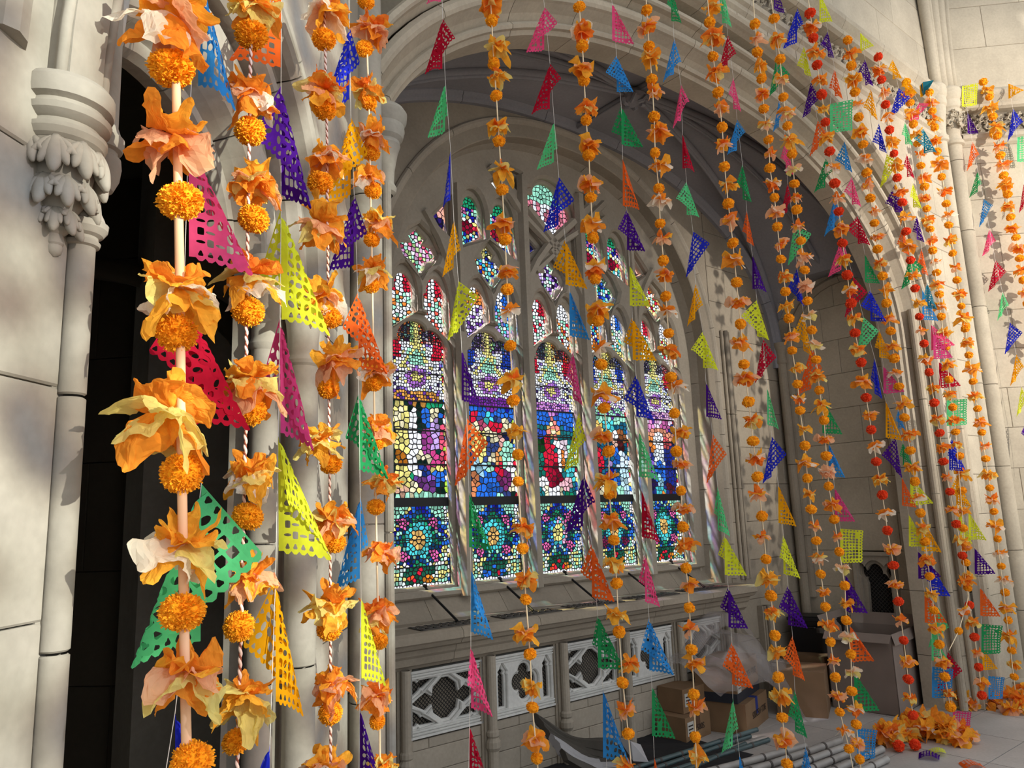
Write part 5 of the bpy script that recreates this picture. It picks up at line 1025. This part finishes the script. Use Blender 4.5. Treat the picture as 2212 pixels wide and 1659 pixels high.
flagstring('flag string hanging below the corner capital, over the jamb mouldings', AF, [(1858, 70, 112, 30, 'lime', 0), (1869, 128, 185, 16, 'purple', .18), (1882, 192, 250, 12, 'yellow', .2), (1899, 266, 323, 14, 'blue', .18), (1915, 333, 393, -12, 'lime', .35), (1932, 400, 458, 18, 'purple', .25), (1951, 490, 545, 12, 'orange', .18), (1965, 552, 612, -16, 'green', .36), (1992, 625, 690, 30, 'sky', 0), (2011, 700, 757, 52, 'pink', 0), (2028, 780, 838, 44, 'red', 0), (2045, 865, 920, 46, 'mint', 0, 1), (2055, 945, 1010, 26, 'blue', .1), (2065, 1030, 1090, 28, 'yellow', .2), (2074, 1105, 1168, 22, 'lime', .1)], top=None, bottom=None)
flagstring('flag string along the right jamb ending in purple and orange flags', A.off(.13), [(1928, 128, 172, 18, 'yellow', .15), (1941, 190, 240, -18, 'blue', .35), (1955, 263, 312, 14, 'mint', .1), (1959, 332, 383, 14, 'red', .1), (1972, 395, 448, 16, 'lime', .08), (1980, 465, 517, 14, 'purple', .12), (1991, 537, 590, 12, 'orange', .1), (2003, 610, 665, 18, 'teal', .1), (2016, 720, 775, 40, 'magenta', 0), (2050, 960, 1015, 26, 'blue', 0), (2092, 1105, 1165, 34, 'lime', 0), (2105, 1183, 1240, 42, 'purple', 0), (2117, 1268, 1330, 40, 'orange', 0), (2120, 1348, 1412, 50, 'green', 0, 1), (2122, 1400, 1447, 34, 'yellow', .1), (2135, 1460, 1510, 28, 'sky', 0, 1)], top=None, bottom=None)
flagstring('single short string of teal and pink flags tangled at the corner capital', A.off(.2), [(1955, 165, 208, 24, 'yellow', .1), (1985, 222, 258, -20, 'pink', .45), (1995, 278, 332, 24, 'teal', .3)], top=None, bottom=None)
flagstring('flag string on the bright right wall, left one of the two', RF, [(2078, 186, 230, 26, 'lime', .05, 1), (2090, 242, 288, 20, 'purple', 0), (2100, 305, 357, -10, 'orange', .2), (2112, 368, 415, -16, 'green', .12), (2125, 430, 480, -8, 'sky', .36), (2137, 494, 542, -13, 'pink', .2), (2150, 562, 618, -13, 'red', .34), (2165, 630, 682, -9, 'mint', .18), (2181, 697, 755, -9, 'blue', .36), (2195, 765, 823, -10, 'yellow', .25), (2206, 835, 890, -8, 'lime', .2), (2219, 905, 960, 12, 'purple', .2)], top=170, bottom=1010)
flagstring('flag string at the right edge of the picture, topmost flag yellow', RF, [(2178, 180, 214, 38, 'yellow', 0), (2188, 235, 292, -10, 'blue', .25), (2197, 297, 350, 16, 'mint', 0, 1), (2211, 398, 450, -8, 'red', .2)], top=170, bottom=520)
# butterfly-like folded paper bundle at the capital
bp_ = A.off(.16).hit(1993, 195); m_ = MB()
for k in range(5):
    a = k*.22-.4; V = [(0, 0, -.05), (.02*cos(a), .03*k-.05, -.02), (.06*cos(a)+.02, .02*k-.04, .06), (.01, .012*k, .07)]; m_.add(V, [(0, 1, 2, 3)], k % 3)
g = m_.obj('folded_paper', ['f_teal', 'f_yellow', 'black'], loc=tuple(bp_)); tag(g, 'dark teal folded paper bundle tied beside the corner capital', 'paper')
# ================================================================== HEAPS ON THE FLOOR
def heap(label, pts, n, redn=2, extra=()):
    c = np.mean([at_floor(x, y) for x, y in pts], axis=0); g = empty('flower_heap', tuple(c)); tag(g, label, 'garland', 'ends of garlands heaped on the floor')
    for k in range(n):
        a, b = random.choice(list(zip(pts[:-1], pts[1:]))); s = random.random(); x = a[0]+(b[0]-a[0])*s+random.gauss(0, 9); y = a[1]+(b[1]-a[1])*s+random.gauss(0, 7)
        p = at_floor(x, y); q = random.uniform(.10, .14); p[2] = FZ+q*.36+random.choice([0, 0, .02, .05]); o = link('paper_flower', random.choice(FLO), g, loc=tuple(p-c)); o.scale = (q,)*3; o.rotation_euler = (random.uniform(-.5, .5), random.uniform(-.5, .5), random.uniform(0, 6))
    for (x, y, rd) in extra:
        p = at_floor(x, y); p[2] = FZ+.035; o = link('pompom', random.choice(POMR if rd else POML), g, loc=tuple(p-c)); o.scale = (.068,)*3
        if rd: o['label'] = 'vermilion red pompom'
    return g
def at_floor(x, y, z=FZ): r = ray(x, y); return CAM+r*(z-H)/r[2]
heap('large heap of orange tissue flowers on the floor below the red-pompom garland', [(1905, 1612), (1950, 1600), (1990, 1588), (2030, 1598), (2080, 1612), (2050, 1580), (1970, 1582)], 46, extra=[(1943, 1625, 1), (1978, 1622, 1), (2055, 1535, 0), (1930, 1600, 0)])
heap('low row of orange flowers on the floor at the foot of the corner shafts', [(2065, 1535), (2110, 1528), (2160, 1522), (2212, 1530), (2180, 1516)], 26, extra=[(2120, 1530, 0)])
def floorflag(x, y, w_, h_, col, rot, label):
    p = at_floor(x, y); V, Fs = flagmesh(.17, .12, .1, 5, True); V = V*[w_, .15, h_]; a = rot; V = V[:, [0, 2, 1]]; V[:, 2] = abs(V[:, 2])+.004+.02*np.abs(np.sin(V[:, 0]*30)); c_, s_ = cos(a), sin(a); V = np.c_[V[:, 0]*c_-V[:, 1]*s_, V[:, 0]*s_+V[:, 1]*c_, V[:, 2]]
    g = obj('paper_flag', V, Fs, ['f_'+col], loc=tuple(p)); tag(g, label, 'paper flag')
floorflag(1985, 1628, 1.0, .7, 'purple', -.5, 'purple cut-paper flag lying flat on the floor before the flower heap')
floorflag(2005, 1622, .8, .6, 'lime', -.4, 'lime cut-paper flag lying on the floor behind the flat purple one')
floorflag(2070, 1650, 1., .6, 'orange', -.2, 'burnt orange cut-paper flag lying on the floor at the bottom edge')
floorflag(1945, 1565, .8, .6, 'red', .3, 'dark red cut-paper flag crumpled on the floor behind the flower heap')
floorflag(2010, 1545, .9, .8, 'magenta', .1, 'deep pink cut-paper flag lying on the floor by the cardboard box')
# ================================================================== STORED THINGS IN THE CHAPEL
def boxthing(name, label, cat, t0, t1, z0, z1, o0, o1, mat='card', opened=False, tape=True, band=None, text=None, lab=False, group=None, rot=0, tmat='tape', text_t=None):
    """cardboard box axis-aligned with the arch wall frame, front face at o1; rot about its centre"""
    tc, oc = (t0+t1)/2, (o0+o1)/2; g = empty(name, tuple(A.w(tc, z0, oc))); g.rotation_euler = (0, 0, -radians(A.a-90)+rot); tag(g, label, cat, group)
    hw, hd, hh = (t1-t0)/2, (o1-o0)/2, z1-z0; th = .006      # local x = t, y = -o
    m_ = MB(); 
    if opened:
        m_.box(-hw, hw, -hd, -hd+th, 0, hh); m_.box(-hw, hw, hd-th, hd, 0, hh); m_.box(-hw, -hw+th, -hd, hd, 0, hh); m_.box(hw-th, hw, -hd, hd, 0, hh); m_.box(-hw, hw, -hd, hd, 0, th)
    else: m_.box(-hw, hw, -hd, hd, 0, hh)
    b = m_.obj('carton', [mat], g)
    if opened:
        for (a0, a1, b0, b1, dx, dy, dz) in ((-hw, hw, -hd-.002, -hd-.002, 0, -.12, -.07), (-hw, hw, hd, hd, 0, .3, .10), (-hw, -hw, -hd, hd, -.35, 0, -.05), (hw, hw, -hd, hd, .3, 0, .08)):
            fl_ = .16; V = [(a0, b0, hh), (a1, b1, hh), (a1+dx*fl_, b1+dy*fl_, hh+dz), (a0+dx*fl_, b0+dy*fl_, hh+dz)]
            V2 = [(x, y, z-.004) for x, y, z in V]; obj('flap', V+V2, [(0, 1, 2, 3), (7, 6, 5, 4), (0, 3, 7, 4), (1, 0, 4, 5), (2, 1, 5, 6), (3, 2, 6, 7)], [mat], g)
    if tape: m_ = MB(); m_.box(-.025, .025, -hd-.0015, -hd+.001, hh*.45, hh+.001); (m_.box(-.025, .025, -hd, hd, hh, hh+.0015) if not opened else None); m_.obj('tape', [tmat], g)
    if band: m_ = MB(); m_.box(-hw-.002, hw+.002, -hd-.002, hd+.002, 0, band); m_.obj('dark_band', ['navy'], g)
    if lab: m_ = MB(); m_.box(-hw+.02, -hw+.09, -hd-.003, -hd, hh*.25, hh*.8); [m_.box(-hw+.03, -hw+.08, -hd-.0045, -hd-.003, hh*q, hh*q+.008, 1) for q in (.35, .48, .62)]; m_.obj('shipping_label', ['labelw', 'ink'], g)
    if text:
        cu = bpy.data.curves.new('t', 'FONT'); cu.body = text; cu.size = hh*.30; cu.extrude = .0004; cu.align_x = 'CENTER'; cu.align_y = 'CENTER'; to = bpy.data.objects.new('t', cu); me = bpy.data.meshes.new_from_object(to); bpy.data.objects.remove(to); me.materials.clear(); me.materials.append(M['ink'])
        xs = [v.co.x for v in me.vertices]; s_ = min(1., (t1-t0)*.62/(max(xs)-min(xs))); me.transform(Matrix.Translation((hw*.18 if text_t is None else text_t, -hd-.003, hh*(.62 if band else .5))) @ Matrix.Rotation(pi, 4, 'Y') @ Matrix.Rotation(pi/2, 4, 'X') @ Matrix.Diagonal((s_, s_*1.15, 1, 1))); link('printed_lettering', me, b)
    return g
boxthing('cardboard_box', 'lower of two stacked SKU boxes, blue tape on its corner', 'box', 3.02, 3.50, FZ, .49, -1.18, -.88, text='SKU: HSD005', tmat='bluetape', group='shipping boxes', rot=.30)
boxthing('cardboard_box', 'upper SKU box with dark navy band, under the clear plastic', 'box', 3.0, 3.48, .492, .73, -1.2, -.92, text='SKU: HSD005', band=.06, lab=True, tape=False, group='shipping boxes', rot=.30)
boxthing('cardboard_box', 'small closed brown box on the floor left of the SKU boxes, dark side band', 'box', 2.66, 2.95, FZ, .45, -1.22, -1.0, text='S005', lab=True, group='shipping boxes', rot=.1)
boxthing('cardboard_box', 'shadowed brown box behind the SKU stack, white label on front', 'box', 2.98, 3.30, .502, .75, -1.29, -1.22, lab=True, tape=False, group='shipping boxes') if False else None
boxthing('cardboard_box', 'brown box with white label half covered by clear plastic, left of upper SKU box', 'box', 2.74, 2.99, .453, .60, -1.26, -1.06, lab=True, tape=False, group='shipping boxes', rot=.05)
boxthing('cardboard_box', 'wide brown box with printed rows, between SKU boxes and the tall open carton', 'box', 3.70, 4.06, FZ, .60, -1.05, -.72, mat='card', tape=False, group='shipping boxes', rot=.45)
boxthing('cardboard_box', 'brown box under the black crate against the end wall', 'box', 4.20, 4.66, FZ, .62, -1.27, -.88, mat='card', tape=False, group='shipping boxes')
boxthing('open_carton', 'tall open greyish cardboard carton with tape strip, near the right jamb', 'box', 4.12, 4.60, FZ, .84, -.82, -.36, mat='card2', opened=True, rot=.12)
# black crate
g = empty('storage_crate', tuple(A.w(4.44, .622, -1.03))); g.rotation_euler = (0, 0, -radians(A.a-90)-1.25); tag(g, 'black plastic storage crate with lid and small grey label, on a brown box', 'crate')
m_ = MB(); V = [(-.18, -.10, 0), (.18, -.10, 0), (.18, .10, 0), (-.18, .10, 0), (-.2, -.12, .24), (.2, -.12, .24), (.2, .12, .24), (-.2, .12, .24)]; m_.add(V, BOXF); m_.obj('crate_body', ['black'], g)
m_ = MB(); m_.box(-.215, .215, -.135, .135, .24, .262); m_.box(-.19, .19, -.11, .11, .262, .27); m_.obj('lid', ['black'], g)
m_ = MB(); m_.box(.0, .09, -.1235, -.115, .15, .19); m_.obj('label', ['vent'], g); m_ = MB(); m_.tube([(-.08, -.12, .2), (-.08, -.145, .19), (.0, -.145, .19), (0, -.12, .2)], .006, 6); m_.obj('handle', ['black'], g)
# crumpled clear plastic over the boxes
def cloth(name, label, cat, t0, t1, o0, o1, zf, mat, n=26, m=20, seed=1, amp=.02, thick=.004):
    rn = random.Random(seed); ph = [rn.uniform(0, 6) for _ in range(12)]; V = []
    for i in range(n+1):
        for j in range(m+1):
            t = t0+(t1-t0)*i/n; o = o0+(o1-o0)*j/m; z = zf(t, o)
            z += amp*(abs(sin(13*t+9*o+ph[0]))+.7*abs(sin(23*o-17*t+ph[1]))+.5*sin(31*t+ph[2])*sin(27*o+ph[3])); V.append((t+amp*.6*sin(19*o+ph[4]+9*t), z, o+amp*.6*sin(21*t+ph[5])))
    k = len(V); Fs = [(i*(m+1)+j, (i+1)*(m+1)+j, (i+1)*(m+1)+j+1, i*(m+1)+j+1) for i in range(n) for j in range(m)]
    c = A.w((t0+t1)/2, zf((t0+t1)/2, (o0+o1)/2), (o0+o1)/2); ob = obj(name, A.arr(V)-c, Fs, [mat], loc=tuple(c)); tag(ob, label, cat); return ob
def sst(a, b, x): x = min(1, max(0, (x-a)/(b-a))); return x*x*(3-2*x)
cloth('plastic_bag', 'large sheet of clear crumpled plastic draped over the stacked boxes', 'plastic sheet', 2.72, 3.95, -1.27, -.72, lambda t, o: .75-.42*sst(-1.02, -.74, o)*(.35+.65*sst(3.1, 3.5, t))+.10*sst(3.1, 3.3, t)*sst(3.7, 3.4, t)-.15*sst(3.5, 3.9, t), 'bag', 34, 22, 2, .022)
cloth('plastic_bag', 'bulging clear plastic bag at the back, against the window wall', 'plastic bag', 2.95, 3.75, -1.28, -1.10, lambda t, o: .80+.20*sin(pi*min(1, max(0, (t-2.95)/.8)))**.7-.1*sst(-1.2, -1.1, o), 'bag', 24, 12, 5, .018)
# folded grey cloth bundle
g = empty('cloth_bundle', tuple(A.w(1.95, FZ, -1.28))); tag(g, 'dark and pale grey folded cloth bundle lying on black cloth below the panels', 'cloth'); c0 = A.w(1.95, FZ, -1.28)
pa, pb, pc, pd = at_floor(1160, 1548, .62), at_floor(1325, 1605, .52), at_floor(1345, 1650, .40), at_floor(1205, 1612, .50)
for k in range(6):
    s = k/5; V = []; mid = (pa+pd)/2*(1-s)+(pa+pd)/2*s
    a0 = pa*(1-s)+pd*s; b0 = pb*(1-s)+pc*s
    for i in range(13):
        q = i/12
        p = a0*(1-q)+b0*q; sag = .05*sin(pi*q)
        for e, (do, dz) in enumerate(((.0, 0), (.03, -.012), (.05, -.05), (.01, -.07), (-.02, -.03))): V.append(p+A.n*(do+.05*s-.02)+np.array([0, 0, dz-sag+.02*(1-s)+.006*sin(9*q+k*2+e)]))
    Fs = [(i*5+j, (i+1)*5+j, (i+1)*5+(j+1) % 5, i*5+(j+1) % 5) for i in range(12) for j in range(5)]+[(4, 3, 2, 1, 0), tuple(60+i for i in range(5))]
    obj('fold', np.array(V)-c0, Fs, ['greycloth' if k in (0, 1, 2, 5) else 'greycloth2'], g, smooth=False)
# pale tarp corner
m_ = MB(); V = [pb+A.n*.03+np.array([0, 0, .04]), pb+A.d*.16+np.array([0, 0, -.03])+A.n*.05, pc+A.d*.12+np.array([0, 0, .0])+A.n*.08, pc+A.n*.08+np.array([0, 0, .03]), (pb+pc)/2+A.n*.1+np.array([0, 0, .08])]
m_.add(np.array(V)-c0, [(0, 1, 4), (1, 2, 4), (2, 3, 4), (3, 0, 4)]); m_.obj('pale_corner', ['greycloth2'], g)
# black cloth / mat
cloth('black_cloth', 'black cloth spread on the floor below the grey bundle', 'cloth', 1.35, 2.75, -1.30, -.55, lambda t, o: FZ+.004, 'blackcloth', 26, 16, 9, .006)
# green rings
g = empty('ring_stack', tuple(at_floor(1447, 1582))); tag(g, 'stack of two shiny green plastic rings beside the small box', 'rings'); c0 = at_floor(1447, 1582)
for k in range(2):
    P = [(.055*cos(a), .055*sin(a), .02+.035*k) for a in np.linspace(0, 2*pi, 25)]; m_ = MB(); m_.tube(P, .016, 8); m_.obj('ring', ['lime'], g, smooth=True)
# bamboo poles
poles = [((1330, 1672), (1635, 1576), 't'), ((1350, 1682), (1620, 1590), 't'), ((1372, 1690), (1660, 1598), 't'), ((1400, 1700), (1610, 1607), 't'), ((1440, 1690), (1740, 1612), 'p'), ((1480, 1712), (1815, 1600), 'p'), ((1520, 1725), (1828, 1612), 'p'), ((1580, 1730), (1832, 1628), 'p'), ((1640, 1735), (1905, 1618), 'p'), ((1700, 1740), (1915, 1640), 'p')]
pn = ['teal bamboo pole farthest back, its tip by the boxes', 'second teal bamboo pole, a little shorter than the one behind it', 'third teal bamboo pole, lying just behind the pale ones', 'thin fourth teal bamboo pole among the green poles', 'pale bamboo pole nearest the teal ones', 'long pale bamboo pole ending beside the blue floor flag', 'pale bamboo pole in the middle of the pale bundle', 'pale bamboo pole crossing below the middle of the bundle', 'second pale bamboo pole from the front', 'frontmost pale bamboo pole, nearest the camera']
for k, ((x0, y0), (x1, y1), ty) in enumerate(poles):
    r = .014 if ty == 't' else .020; p0 = at_floor(x0, y0, FZ+r+.002); p1 = at_floor(x1, y1, FZ+r+.002+(.03 if k in (0, 6) else 0)); g = empty('bamboo_pole', tuple(p1)); tag(g, pn[k], 'pole', 'bamboo poles on the floor')
    ln = np.linalg.norm(p0-p1); n = max(2, int(ln/.16)); m_ = MB(); md = MB(); pts = []; rs = []
    for i in range(n):
        for s, q in ((0, 1.08), (.04, .97), (.5, .95), (.96, .97)): pts.append((p0-p1)*((i+s)/n)); rs.append(r*q)
        if i: mr_ = MB(); mr_.tube([(p0-p1)*(i/n-.006), (p0-p1)*(i/n+.006)], r*1.1, 12); mr_.obj('node_ring', ['bambood'], g)
    m_.tube(pts, rs, 12); m_.obj('culm', ['bamboot' if ty == 't' else 'bamboo'], g, smooth=True)
